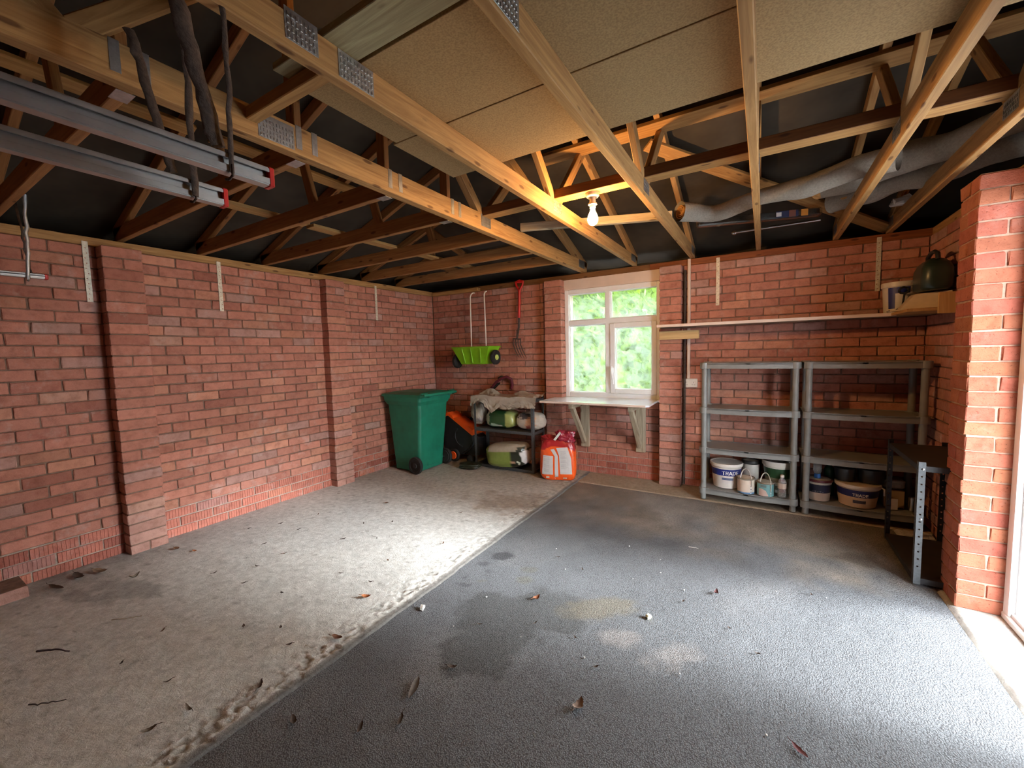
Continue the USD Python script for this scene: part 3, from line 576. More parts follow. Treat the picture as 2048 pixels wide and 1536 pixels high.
# jack trusses between the left wall and the doubled truss
JY = (-.53, .01, .55, 1.13, 1.63, 2.14, 2.71, 3.25, 3.77)
JL = {3: "jack truss ending under the aluminium rails", 4: "second jack truss beyond the aluminium rails", 5: "third jack truss beyond the aluminium rails", 6: "jack truss over the second brick pilaster",
      7: "second jack truss from the back wall", 8: "jack truss nearest the back wall", 2: "jack truss above the aluminium rails, nearest the camera"}
for i, yj in enumerate(JY):
    if i < 1: continue
    t = thing("jack_truss", JL.get(i, "jack truss at the upper left edge of the photo"), "roof truss", (-2.8, yj, ZB), "jack trusses from the left wall")
    zc = ZB + CH / 2; x1 = XA - .03; xtop = min(x1, yj * 0 + x1)
    if zl(xtop) > zr(yj) : xtop = -3.95 + (4.42 - yj)
    part(t, "bottom_chord", MB((.80, .66, .58)).beam((-3.97, yj, zc), (x1, yj, zc), CW, CH, ch=.003), "pine")
    up = unit(V(-math.sin(PITCH), 0, math.cos(PITCH)))
    part(t, "rafter", MB((.80, .66, .58)).beam(V(-3.97, yj, zl(-3.97)) + up * RH / 2, V(xtop, yj, zl(xtop)) + up * RH / 2, CW, RH, up=up, ch=.003), "pine")
    if xtop >= x1 - .01: part(t, "web", MB((.80, .66, .58)).beam((x1 - .03, yj, ZB + CH), (x1 - .03, yj, zl(x1 - .03)), CW * .9, .06, up=(1, 0, 0), ch=.003), "pine")
    xm = min(-2.54, xtop - .15)
    part(t, "web", MB((.80, .66, .58)).beam((min(-2.40, xtop + .30), yj, ZB + CH - .01), (xm, yj, zl(xm) + .02), CW * .9, .06, up=(1, 0, 0), ch=.003), "pine")
    # joist hanger straps folded over the doubled truss, shoe under the chord
    if yj < 2.3:
        for s in (-1, 1): part(t, "hanger_strap", MB().bb((XA + .027, yj + s * .036 - .013, ZB + .022), (XA + .0286, yj + s * .036 + .013, ZB + .117), ch=.0004), "galvanised")
        part(t, "hanger_shoe", MB().bb((XA - .10, yj - .024, ZB - .003), (XA - .027, yj + .024, ZB - .001), ch=.0004), "galvanised")
# longitudinal timbers
_bt = np.tile(V(.34, .22, .16), (24, 1)); _bt[(_t[:, 3] == 2) & (_t[:, 2] < 0)] = V(.95, .92, .85)      # dark tint on sides, ends and top, pale tint on the underside
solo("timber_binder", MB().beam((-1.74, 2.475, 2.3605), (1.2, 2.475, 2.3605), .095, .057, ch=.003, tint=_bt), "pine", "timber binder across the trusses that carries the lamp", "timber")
up = unit(V(0, math.sin(PITCH), math.cos(PITCH)))
def under_rafter(p, q, w, th=.022):
    a, b = V(p[0], p[1], zr(p[1])) - up * th / 2, V(q[0], q[1], zr(q[1])) - up * th / 2
    return MB((.92, .88, .78)).beam(a, b, w, th, up=up, ch=.002)
solo("timber_binder", under_rafter((-1.45, 2.87), (1.25, 2.87), .095, .03), "pine", "timber binder under the rafters beyond the loft boards", "timber")
solo("diagonal_brace", under_rafter((-.70, 2.99), (.83, 4.40), .098), "pine", "long diagonal brace sloping down to the back wall at right", "timber")
upl = unit(V(-math.sin(PITCH), 0, math.cos(PITCH)))
for ya, yb_, xx, lab in ((-1.0, 1.16, -2.77, "thin brace under the left rafters, nearest the camera"), (1.24, 2.4, -2.77, "thin brace under the left rafters, beyond the rails")):
    solo("timber_brace", MB((.95, .92, .8)).beam(V(xx, ya, zl(xx)) - upl * .0125, V(xx, yb_, zl(xx)) - upl * .0125, .075, .022, up=upl, ch=.002), "pine", lab, "timber")
for a, b, xx, lab in ((.45, 1.86, -2.875, "pale timber laid on the jack trusses under the rails"), (1.90, 4.1, -2.865, "pale timber laid on the jack trusses near the back wall")):
    solo("timber_binder", MB((1.05, 1.08, 1.02)).beam((xx, a, 2.3435), (xx + .03, b, 2.3435), .095, .022, ch=.002), "pine", lab, "timber")
solo("loose_timber", MB().beam((-1.66, 2.91, 2.362), (-.60, 3.32, 2.362), .045, .058, ch=.003), "grey_timber", "loose grey timber lying on the trusses behind the lamp", "timber")
# loft boards
BZ = ZB + CH
for y0, y1, x0, x1, lab in ((1.402, 1.828, -1.455, .97, "chipboard loft panel nearer the back wall"), (.972, 1.396, -1.430, .97, "chipboard loft panel nearer the camera"), (.54, .966, -.42, .97, "chipboard loft panel at the top edge of the photo")):
    solo("loft_board", MB((.355, .240, .115)).bb((x0, y0, BZ + .001), (x1, y1, BZ + .019), ch=.0015), "chipboard", lab, "loft board", "chipboard loft panels")
solo("loft_plank", MB((.85, .95, .80)).bb((-1.41, .835, BZ + .002), (-.45, .962, BZ + .026), ch=.002), "grey_timber", "mouldy grey plank beside the chipboard loft panels", "plank")

# lamp
t = thing("pendant_lamp", "bare glowing light bulb in a batten holder under the timber binder", "lamp", (-.905, 2.478, 2.332))
L0 = V(-.905, 2.478, 2.332)
part(t, "base", MB().lathe([(0, 0), (.040, 0), (.040, -.018), (.034, -.026), (.020, -.030), (0, -.030)], L0, n=28), "bakelite", smooth=40)
hl = part(t, "holder", MB().lathe([(0, -.028), (.018, -.028), (.019, -.060), (.026, -.062), (.027, -.070), (.020, -.073), (.018, -.088), (0, -.088)], L0, n=28), "bakelite", smooth=40)
prof = [(0, -.084), (.013, -.086), (.014, -.098), (.018, -.112), (.026, -.128), (.0315, -.145), (.0325, -.158), (.029, -.174), (.020, -.186), (.009, -.192), (0, -.193)]
part(t, "bulb", MB().lathe(prof, L0, n=24), "lamp_glow", smooth=180, label="glowing bulb")

# aluminium rails hung in straps
def rail(lab, x, y0, y1, z, h=.072, w=.040, capped=True):
    t = thing("aluminium_rail", lab, "rail", (x, y1, z))
    mb = MB().bb((x - .0025, y0, z), (x + .0025, y1, z + h), ch=.0008)
    for zz in (z, z + h): mb.bb((x - w / 2, y0, zz - .003), (x + w / 2, y1, zz + .003), ch=.001)
    for s in (-1, 1): mb.bb((x + s * w / 2 - .002, y0, z), (x + s * w / 2 + .002, y1, z + .016), ch=.0006).bb((x + s * w / 2 - .002, y0, z + h - .010), (x + s * w / 2 + .002, y1, z + h), ch=.0006)
    part(t, "beam", mb, "aluminium")
    part(t, "end_cap", MB().bb((x - w / 2 - .003, y1 - .004, z - .005), (x + w / 2 + .003, y1 + .012, z + h + .005), ch=.003).bb((x - w / 2 + .004, y1 - .04, z + .004), (x - .004, y1, z + h - .004), ch=.002), "red_plastic", label="red plastic end cap")
    return t
rail("upper aluminium rail with a red end cap, hung from the truss", -1.165, -1.2, .655, 1.850, .042, .028)
rail("lower aluminium rail with a red end cap, hung from the truss", -1.455, -1.2, .672, 1.861, .046, .028)
rail("short aluminium rail with a red end cap against the left wall", -3.56, -1.0, .675, 1.873, .020, .03)
def hanger(lab, a, b, w, mat_="rusty_steel", loop=True):
    a, b = V(*a), V(*b); n = 14; s = np.linspace(0, 1, n)[:, None]; P = a + (b - a) * s + nrng.normal(0, .0022, (n, 3))
    mb = MB().tube(P, w / 2 * (1 + nrng.uniform(-.18, .18, n)), 8, flat=.45)
    if loop: mb.tube([b + V(0, 0, .02), b + V(0, 0, -.006), b + V(-.018, 0, -.012), b + V(-.034, 0, -.008)], .0035, 6)
    solo("hanging_strap", mb, mat_, lab, "strap", smooth=60)
hanger("thin dusty strap holding up the upper aluminium rail", (-1.143, .562, 2.233), (-1.143, .557, 1.846), .014)
hanger("broad dark cobwebbed strap slanting down to the upper rail", (-1.19, .480, 2.232), (-1.168, .540, 1.91), .040, loop=False)
hanger("upright dusty strap holding up the lower aluminium rail", (-1.450, .600, 2.39), (-1.432, .592, 1.860), .020)
hanger("dark strap slanting down to the lower aluminium rail", (-1.52, .500, 2.30), (-1.470, .555, 1.925), .026, loop=False)
hanger("pale strap hanging by the left wall at the photo's edge", (-3.545, .63, 2.33), (-3.538, .61, 1.865), .016, "galvanised")
hanger("dark strap hanging beside the pale one by the left wall", (-3.60, .60, 2.33), (-3.59, .63, 1.90), .012)

# galvanised restraint straps on the walls
def perforated(name, lab, O, X, N, length, w=.030, n=11):
    O = np.asarray(O, float)
    poly = sbox(-w / 2, -length, w / 2, 0)
    for i in range(n):
        yy = -length + .02 + i * (length - .03) / n
        poly = poly.difference(Point(rng.choice((-.005, .005, 0)), yy).buffer(.0035, 3))
    mb = MB().prism(poly, .0025, O, X, (0, 0, 1))
    solo(name, mb, "strap_steel", lab, "wall strap", "perforated restraint straps")
plain("strap_steel", (.66, .62, .52), .55, .25, var=.25, scale=60)
for y_, z_, L_, lab in ((.942, 2.20, .405, "perforated galvanised strap beside the pilaster nearest the camera"), (1.742, 2.20, .41, "perforated galvanised strap midway between the two left pilasters"), (3.385, 2.20, .40, "perforated galvanised strap on the left wall near the back corner")):
    perforated("restraint_strap", lab, (XL + .004, y_, z_), (0, 1, 0), (1, 0, 0), L_)
for x_, L_, lab in ((-.378, .44, "perforated strap on the back wall right of the white conduit"), (.765, .42, "perforated strap on the back wall above the paint tub")):
    perforated("restraint_strap", lab, (x_, YB - .004, 2.21), (1, 0, 0), (0, -1, 0), L_)

# things stored on the trusses
TZ = ZB + CH
def roll(lab, a, b, r, seed, sagm=.02, curl=True):
    a, b = V(*a), V(*b); n = 40; s = np.linspace(0, 1, n); P = a + (b - a) * s[:, None]; P[:, 2] -= sagm * np.sin(s * PI * 2.3) ** 2
    if curl: P[:, 1] -= .24 * np.clip(1 - s / .20, 0, 1) ** 1.5; a = P[0].copy()
    t = thing("carpet_roll", lab, "carpet roll", (*((a + b) / 2)[:2], TZ), "rolled carpet on the trusses")
    rr = r * (1 + .10 * np.sin(s * 7 + seed) + .05 * np.sin(s * 19 + seed))
    m = MB().tube(P, rr, 26, caps=False)
    v = m.v[0]; cen = np.repeat(P, 26, 0); d = v - cen; nz = (meshkit.fbm(v * 9, 3, seed) - .5)[:, None]; m.v[0] = cen + d * (1 + nz * .28)
    part(t, "outer_turn", m, "carpet_pile", smooth=70)
    ax = unit(P[2] - P[0]); e1 = unit(np.cross(ax, (0, 0, 1))); e2 = np.cross(ax, e1)
    th = np.linspace(0, 5.2 * PI, 110); rad = r * (.93 - .62 * th / th[-1])
    sp = a + ax * .004 + rad[:, None] * (np.cos(th)[:, None] * e1 + np.sin(th)[:, None] * e2)
    G = np.stack([sp, sp + ax * .22], 1); G2 = np.stack([sp * 1.0 + (sp - a) * -.06, sp + (sp - a) * -.06 + ax * .22], 1)
    mb = MB().grid(G).grid(G2, flip=True); rim = np.stack([sp, sp + (sp - a) * -.06], 1); mb.grid(rim)
    part(t, "inner_turn", mb, "carpet_backing", smooth=60)
roll("long narrow carpet roll with its spiral end facing the lamp", (-.555, 3.62, TZ + .066), (.62, 3.14, TZ + .075), .060, 2)
roll("thick carpet roll at right, uppermost beside the pier", (.30, 3.72, TZ + .138), (1.15, 3.02, TZ + .13), .074, 5, curl=False)
roll("thick carpet roll at right, lying below the other", (.40, 3.86, TZ + .068), (1.15, 3.28, TZ + .07), .066, 9, curl=False)
t = thing("wrapped_blind", "blind box in clear wrap with a navy and orange label", "blind", (-.05, 3.72, TZ))
bx = unit(V(1.02, .31, 0)); by = V(-bx[1], bx[0], 0); bo = V(-.47, 3.67, TZ + .033)
part(t, "blind", MB().box(bo + bx * .425, (.83, .055, .05), [bx, by, (0, 0, 1)], ch=.008), "hammered_steel", label="grey aluminium box inside the wrap")
part(t, "wrapper", MB().box(bo + bx * .425, (.86, .066, .060), [bx, by, (0, 0, 1)], ch=.012), "clear_film")
lb = MB()
for s, l, c in ((.62, .15, (.022, .026, .075)), (.565, .035, (.55, .55, .57)), (.735, .045, (.70, .27, .04)), (.655, .045, (.20, .07, .05))): lb.box(bo + bx * s - by * .0345 + V(0, 0, .000), (l, .0012 if s == .62 else .0022, .048 if s != .565 else .03), [bx, by, (0, 0, 1)], ch=.0003, tint=c)
part(t, "label", lb, "print", label="navy and orange printed label")
solo("curtain_pole", MB().tube([(-.215, 4.06, TZ + .012), (.36, 4.065, TZ + .012)], .011, 12).lathe([(0, 0), (.018, .004), (.022, .018), (.014, .034), (0, .04)], (-.213, 4.06, TZ + .012), (-1, 0, 0), 14), "chrome", "thin metal curtain pole lying above the back wall", "pole", smooth=50)
solo("dark_box", MB().bb((-2.35, 3.02, TZ), (-1.80, 3.18, TZ + .09), ch=.006), "black_plastic", "long black plastic box lying on the jack trusses", "box")
solo("crumpled_paper", MB().box((.80, 3.95, TZ + .02), (.10, .10, .05), ch=.015, jit=.012), "letter_white", "crumpled white paper lodged by the truss near the pier", "paper")

solo("short_noggin", MB((1.05, 1.05, 1.0)).beam((XA + .029, .905, BZ - .024), (-1.177, .905, BZ - .024), .045, .045, ch=.003), "pine", "short pale noggin between the doubled truss and the spliced truss", "timber")
plain("blue_cap", (.03, .16, .48), .4); plain("green_glass", (.01, .07, .035), .25)
plain("dust_cloth", (.52, .40, .27), .9, var=.12); plain("dark_green_plastic", (.020, .034, .024), .35, var=.3); plain("dark_board", (.030, .022, .017), .6, var=.3)

# ------------------------------------------------------------------ things on the walls
def add_text(mb, text, h, c, r, a0, z, depth=.0012, bold=True):
    """lettering wrapped round an upright cylinder, centred at angle a0"""
    m = meshkit.text_mesh(text, h, depth, bold=bold); v = m.vertices.copy(); w = v[:, 0].max() + v[:, 0].min()
    m = trimesh.remesh.subdivide_to_size(v, m.faces, .012); v, f = np.asarray(m[0]), m[1]
    a = a0 + (v[:, 0] - w / 2) / r; R = r + v[:, 2]
    mb.add(np.stack([c[0] + R * np.cos(a), c[1] + R * np.sin(a), c[2] + z + v[:, 1]], -1), f)
def patch(mb, c, r, z0, z1, a0, a1, tint, r1=None, n=14, lift=.0008):
    a = np.linspace(a0, a1, n); r1 = r if r1 is None else r1
    P = np.stack([np.stack([c[0] + (q + lift) * np.cos(a), c[1] + (q + lift) * np.sin(a), np.full(n, c[2] + z)], -1) for q, z in ((r, z0), (r1, z1))], 1)
    mb.grid(P, np.ones(P.shape) * np.asarray(tint))
def face_cam(c): return math.atan2(-c[1], -c[0])

t = thing("wall_shelf", "long thin white-edged shelf on the back wall above the grey units", "shelf", (.1, 4.22, 1.57))
part(t, "shelf_board", MB((.62, .55, .48)).beam((-.872, 4.215, 1.590), (1.05, 4.215, 1.586), .245, .020, ch=.002), "grey_timber")
part(t, "edge_strip", MB().beam((-.872, 4.088, 1.590), (.83, 4.088, 1.586), .010, .026, ch=.002), "painted_board", label="white painted front edge")
part(t, "support_block", MB().bb((-.877, 4.215, 1.463), (-.520, 4.268, 1.545), ch=.003), "board_wood", label="pale timber support block")
part(t, "corner_board", MB((.8, .62, .42)).bb((.80, 3.70, 1.577), (1.05, 4.09, 1.597), ch=.002), "board_wood")
part(t, "corner_fascia", MB((.95, .80, .62)).bb((.945, 3.682, 1.556), (1.052, 3.698, 1.690), ch=.003), "board_wood")
t = thing("double_socket", "white double electrical socket on the back wall beside the pilaster", "socket", (-.615, YB, 1.03))
part(t, "faceplate", MB().bb((-.686, YB - .014, .990), (-.545, YB + .004, 1.077), ch=.005), "white_plastic")
for s in (-1, 1):
    cx = -.615 + s * .034
    part(t, "switch", MB().bb((cx + s * .018 - .006, YB - .019, 1.045), (cx + s * .018 + .006, YB - .013, 1.062), ch=.002), "white_plastic")
    part(t, "pin_slot", MB().bb((cx - .002, YB - .0146, 1.037), (cx + .002, YB - .0138, 1.046), ch=.0003).bb((cx - .014, YB - .0146, 1.016), (cx - .006, YB - .0138, 1.020), ch=.0003).bb((cx + .006, YB - .0146, 1.016), (cx + .014, YB - .0138, 1.020), ch=.0003), "black_plastic", kind="stuff")
solo("cable_conduit", MB().bb((-.640, YB - .018, 1.077), (-.613, YB + .004, 1.568), ch=.003).bb((-.640, YB - .018, 1.612), (-.613, YB + .004, 2.232), ch=.003), "painted_board", "white cable conduit running down the back wall to the socket", "conduit")
solo("shade_strip", MB().tube([(-.662, YB - .022, .02), (-.662, YB - .022, 1.47)], .012, 10).tube([(-.662, YB - .022, 1.60), (-.662, YB - .022, 2.13)], .012, 10), "rusty_steel", "thin dark strip standing in for shade beside the right-hand window pilaster", "shadow", smooth=50)  # dark strip added for the shade next to the pilaster, no real part

# worktop under the window
t = thing("worktop", "white worktop on timber gallows brackets under the window", "worktop", (-1.48, 4.15, .30))
pl = Polygon([(-2.035, 3.885), (-.925, 3.872), (-.897, 3.90), (-.905, 4.262), (-.905, 4.385), (-1.938, 4.385), (-1.938, 4.262), (-2.035, 4.262)])
part(t, "top", MB().prism(pl, .018, (0, 0, .838), (1, 0, 0), (0, 1, 0)), "melamine")
part(t, "edge_strip", MB().beam((-2.035, 3.8835, .846), (-.925, 3.8705, .846), .003, .020, ch=.001), "painted_board")
for bx_ in (-1.70, -1.085):
    br = part(t, "bracket_post", MB().bb((bx_ - .048, 4.322, .300), (bx_ + .048, 4.362, .835), ch=.003), "grey_timber")
    part(t, "bracket_arm", MB().bb((bx_ - .022, 3.93, .780), (bx_ + .022, 4.321, .8375), ch=.003), "grey_timber", under=br)
    part(t, "bracket_brace", MB().beam((bx_ - .001, 3.975, .795), (bx_ - .001, 4.318, .36), .045, .05, up=(0, 1, .3), ch=.003), "grey_timber", under=br)

# seed spreader and fork
t = thing("seed_spreader", "lime green lawn seed spreader hung on the back wall by white handles", "spreader", (-3.1, 4.22, 1.24))
def hopper(z0, z1, a0, a1, b0, b1, off=0.0):
    lo = np.array([(a0[0] + off, b0[0] + off), (a1[0] - off, b0[0] + off), (a1[0] - off, b1[0] - off), (a0[0] + off, b1[0] - off)]); hi = np.array([(a0[1] + off, b0[1] + off), (a1[1] - off, b0[1] + off), (a1[1] - off, b1[1] - off), (a0[1] + off, b1[1] - off)])
    return np.vstack([np.column_stack([lo, np.full(4, z0)]), np.column_stack([hi, np.full(4, z1)])])
o = hopper(1.245, 1.462, (-3.27, -3.375), (-2.90, -2.81), (4.14, 4.08), (4.28, 4.345)); i_ = hopper(1.252, 1.4621, (-3.27, -3.375), (-2.90, -2.81), (4.14, 4.08), (4.28, 4.345), .006)
F = [(0, 3, 2, 1)] + [(k, (k + 1) % 4, 4 + (k + 1) % 4, 4 + k) for k in range(4)]
mb = MB().add(o, F).add(i_, [q[::-1] for q in F])
for k in range(4):
    p, q = o[4 + k], o[4 + (k + 1) % 4]; mb.beam(p + V(0, 0, -.006), q + V(0, 0, -.006), .018, .014, ch=.003)
part(t, "hopper", mb, "lime_plastic")
for xx in (-3.20, -3.085, -2.96): part(t, "hopper_rib", MB().beam((xx, 4.128, 1.26), (xx + (xx + 3.09) * .15, 4.088, 1.44), .014, .016, up=(0, -1, 0), ch=.004), "lime_plastic")
part(t, "axle", MB().tube([(-3.37, 4.22, 1.30), (-2.79, 4.22, 1.315)], .010, 10), "black_steel", smooth=50)
for xx, zz, s in ((-3.355, 1.285, -1), (-2.815, 1.325, 1)):
    wpath = part(t, "wheel", MB().lathe([(0, 0), (.06, 0), (.066, .004), (.084, .004), (.090, .012), (.090, .038), (.084, .046), (.06, .046), (.05, .040), (0, .040)], (xx, 4.20, zz), (s, 0, 0), 30), "rubber", smooth=35)
    part(t, "wheel_hub", MB().lathe([(0, .038), (.034, .038), (.032, .050), (.012, .054), (0, .054)], (xx, 4.20, zz), (s, 0, 0), 20), "pale_lime", under=wpath, smooth=35)
part(t, "handle_bar", MB().tube([(-3.156, 4.21, 1.44), (-3.160, 4.22, 2.08), (-3.158, 4.24, 2.12), (-3.150, 4.27, 2.14), (-3.146, 4.30, 2.142)], .0085, 9), "white_tube", smooth=50)
part(t, "handle_bar", MB().tube([(-2.930, 4.21, 1.45), (-2.945, 4.22, 2.10), (-2.944, 4.24, 2.13), (-2.943, 4.27, 2.140)], .0085, 9), "white_tube", smooth=50)
t = thing("garden_fork", "garden fork with a red handle hanging tines down on the back wall", "fork", (-2.51, 4.33, 1.3))
part(t, "grip", MB().tube([(-2.515, 4.325, 2.13), (-2.545, 4.325, 2.175), (-2.552, 4.325, 2.215), (-2.50, 4.325, 2.232), (-2.452, 4.325, 2.215), (-2.46, 4.325, 2.175), (-2.49, 4.325, 2.13), (-2.503, 4.325, 2.10)], .013, 9).tube([(-2.55, 4.325, 2.213), (-2.452, 4.325, 2.213)], .014, 9), "red_plastic", smooth=60)
part(t, "shaft", MB().tube([(-2.503, 4.325, 2.13), (-2.508, 4.322, 1.95), (-2.517, 4.322, 1.79)], .0165, 12), "red_plastic", smooth=60)
part(t, "neck", MB().tube([(-2.517, 4.322, 1.80), (-2.522, 4.322, 1.68), (-2.540, 4.318, 1.58), (-2.545, 4.315, 1.545)], [.013, .012, .010, .012], 10), "rusty_steel", smooth=60)
part(t, "tine_bar", MB().beam((-2.605, 4.315, 1.545), (-2.492, 4.315, 1.535), .014, .014, ch=.003), "rusty_steel")
for k in range(4):
    x0 = -2.600 + k * .034
    part(t, "tine", MB().tube([(x0, 4.315, 1.545), (x0 + .008, 4.300, 1.47), (x0 + .045, 4.29, 1.39), (x0 + .085, 4.30, 1.312 - .004 * k)], [.006, .006, .005, .002], 6), "rusty_steel", smooth=60)

# ------------------------------------------------------------------ wheelie bin and mower
t = thing("wheelie_bin", "green wheelie bin standing in the back left corner", "bin", (-3.56, 3.63, .012))
def frus(z0, z1, x0, x1, y0, y1, m=14, r=.035):
    """rings of a rounded tapered box"""
    rings = []
    for s in np.linspace(0, 1, m):
        a0, a1 = x0[0] + (x0[1] - x0[0]) * s, x1[0] + (x1[1] - x1[0]) * s; b0, b1 = y0[0] + (y0[1] - y0[0]) * s, y1[0] + (y1[1] - y1[0]) * s
        q = np.array(sbox(a0 + r, b0 + r, a1 - r, b1 - r).buffer(r, 5).exterior.coords)[:-1]
        rings.append(np.column_stack([q, np.full(len(q), z0 + (z1 - z0) * s)]))
    return np.array(rings)
def loft(mb, R, cap0=True, cap1=True, tint=None):
    m, n = R.shape[:2]; F = []
    for i in range(m - 1):
        for j in range(n): q = (j + 1) % n; F.append((i * n + j, i * n + n + j, i * n + n + q, i * n + q))
    v = R.reshape(-1, 3); F = np.array(F); mb.add(v, F, tint)
    for k, ok in ((0, cap0), (m - 1, cap1)):
        if ok:
            c = R[k].mean(0); vv = np.vstack([R[k], c]); ff = [(j, (j + 1) % n, n) if k == 0 else ((j + 1) % n, j, n) for j in range(n)]; mb.add(vv, ff, tint)
    return mb
_fl = lambda R: R[:, ::-1]
B0, B1 = (-3.770, -3.835), (-3.375, -3.300); C0, C1 = (3.425, 3.395), (3.845, 3.895)
part(t, "body", loft(MB(), _fl(frus(.03, .885, B0, B1, C0, C1))), "green_plastic", smooth=40)
part(t, "rim", loft(loft(MB(), _fl(frus(.845, .900, (-3.862, -3.868), (-3.278, -3.272), (3.368, 3.362), (3.922, 3.928), 3))), _fl(frus(.80, .845, (-3.836, -3.862), (-3.302, -3.278), (3.392, 3.368), (3.898, 3.922), 3))), "green_plastic", smooth=40)
lid = part(t, "lid", loft(MB(), _fl(np.vstack([frus(.901, .928, (-3.895, -3.895), (-3.262, -3.262), (3.355, 3.36), (3.935, 3.93), 3), frus(.930, .948, (-3.885, -3.80), (-3.27, -3.34), (3.37, 3.46), (3.92, 3.83), 3)]))), "green_plastic", smooth=40)
part(t, "lid_lip", MB().bb((-3.908, 3.46, .900), (-3.88, 3.83, .922), ch=.008), "green_plastic", under=lid)
part(t, "handle", MB().tube([(-3.255, 3.37, .905), (-3.205, 3.375, .922), (-3.198, 3.45, .925), (-3.198, 3.85, .925), (-3.205, 3.918, .922), (-3.255, 3.922, .905)], .017, 12).bb((-3.30, 3.45, .895), (-3.20, 3.50, .925), ch=.008).bb((-3.30, 3.80, .895), (-3.20, 3.85, .925), ch=.008), "green_plastic", smooth=45)
part(t, "hinge_pin", MB().tube([(-3.245, 3.36, .935), (-3.245, 3.46, .935)], .014, 12).tube([(-3.245, 3.83, .935), (-3.245, 3.935, .935)], .014, 12), "green_plastic", smooth=45)
part(t, "wheel_arch", MB().bb((-3.42, 3.55, .06), (-3.365, 3.72, .16), ch=.02), "green_plastic")
part(t, "axle", MB().tube([(-3.385, 3.36, .112), (-3.385, 3.915, .112)], .011, 10), "black_steel", smooth=50)
for yy, s in ((3.405, -1), (3.87, 1)):
    wp = part(t, "wheel", MB().lathe([(0, 0), (.07, 0), (.076, .006), (.094, .006), (.100, .014), (.100, .038), (.094, .046), (.076, .046), (.068, .038), (0, .038)], (-3.385, yy, .112), (0, s, 0), 32), "rubber", smooth=35)
    part(t, "wheel_hub", MB().lathe([(0, .036), (.030, .036), (.026, .048), (0, .050)], (-3.385, yy, .112), (0, s, 0), 20), "black_plastic", under=wp, smooth=35)

t = thing("lawn_mower", "orange and black lawn mower tucked between the green bin and metal rack", "lawn mower", (-3.28, 4.13, .012))
def rounded(pts, r): return Polygon(pts).buffer(-r).buffer(r * 1.6).buffer(-r * .6)
body = rounded([(-3.53, .55), (-3.45, .605), (-3.07, .375), (-3.055, .295), (-3.10, .20), (-3.22, .11), (-3.47, .075), (-3.54, .20)], .03)
part(t, "grass_box", MB().prism(body, -.22, (0, 4.06, 0), (1, 0, 0), (0, 0, 1)).prism(body.buffer(-.02), .012, (0, 4.06, 0), (1, 0, 0), (0, 0, 1)), "black_plastic", smooth=30)
rb = MB(); th = np.linspace(2.3, 4.6, 12)
rb.tube([( -3.21 + .13 * math.cos(a), 4.045, .34 + .13 * math.sin(a)) for a in th], .007, 6); part(t, "moulded_rib", rb, "black_plastic", smooth=50)
hood = rounded([(-3.54, .562), (-3.47, .630), (-3.385, .592), (-3.365, .560), (-3.335, .570), (-3.21, .500), (-3.125, .470), (-3.07, .432), (-3.045, .375), (-3.075, .360), (-3.45, .592)], .006)
part(t, "hood", MB().prism(hood, -.20, (0, 4.05, 0), (1, 0, 0), (0, 0, 1)), "orange_plastic", smooth=30, label="orange plastic hood")
part(t, "front_cap", MB().lathe([(0, 0), (.035, .004), (.046, .02), (.046, .06), (.03, .085), (0, .09)], (-3.085, 4.352, .365), (.05, -1, .05), 20), "orange_plastic", smooth=50)
part(t, "deck", MB().prism(rounded([(-3.30, .10), (-3.28, .20), (-3.06, .36), (-3.01, .32), (-3.005, .10)], .02), -.17, (0, 4.10, 0), (1, 0, 0), (0, 0, 1)), "black_plastic", smooth=30)
for xx, yy, rr in ((-3.352, 4.055, .080), (-3.085, 4.055, .055)):
    wp = part(t, "wheel", MB().lathe([(0, 0), (rr * .72, 0), (rr * .78, .006), (rr * .95, .006), (rr, .014), (rr, .040), (rr * .95, .046), (0, .046)], (xx, yy, rr + .013), (0, -1, 0), 28), "rubber", smooth=35)
    part(t, "wheel_hub", MB().lathe([(0, .044), (rr * .66, .044), (rr * .60, .056), (rr * .2, .060), (0, .060)], (xx, yy, rr + .013), (0, -1, 0), 22), "orange_plastic" if rr > .07 else "black_plastic", under=wp, smooth=35)
for yy in (4.292, 4.338): part(t, "handle_tube", MB().tube([(-3.30, yy, .50), (-3.12, yy, .68), (-2.95, yy, .90), (-2.83, yy, 1.00)], .011, 9), "black_steel", smooth=50)
part(t, "grip", MB().tube([(-2.985, 4.285, .855), (-2.92, 4.285, .94), (-2.84, 4.285, 1.02), (-2.77, 4.29, 1.06)], .017, 10), "maroon_lid", smooth=50, label="dark red hand grip")
part(t, "grip", MB().tube([(-2.77, 4.29, 1.06), (-2.70, 4.30, 1.08), (-2.645, 4.32, 1.05), (-2.645, 4.34, .98), (-2.67, 4.345, .93)], .019, 10), "maroon_lid", smooth=50, label="dark red hand grip")
part(t, "switch_box", MB().box((-2.80, 4.32, 1.06), (.075, .05, .05), [unit((1, 0, .45)), (0, 1, 0), unit((-.45, 0, 1))], ch=.012), "black_plastic")
for pth in ([(-3.02, 4.275, .80), (-3.05, 4.26, .66), (-3.12, 4.25, .56)], [(-2.97, 4.275, .88), (-3.07, 4.265, .74), (-3.18, 4.24, .58)]): part(t, "cable", MB().tube(np.array([np.interp(np.linspace(0, 2, 12), [0, 1, 2], np.array(pth)[:, k]) for k in range(3)]).T, .004, 6), "black_plastic", smooth=60)

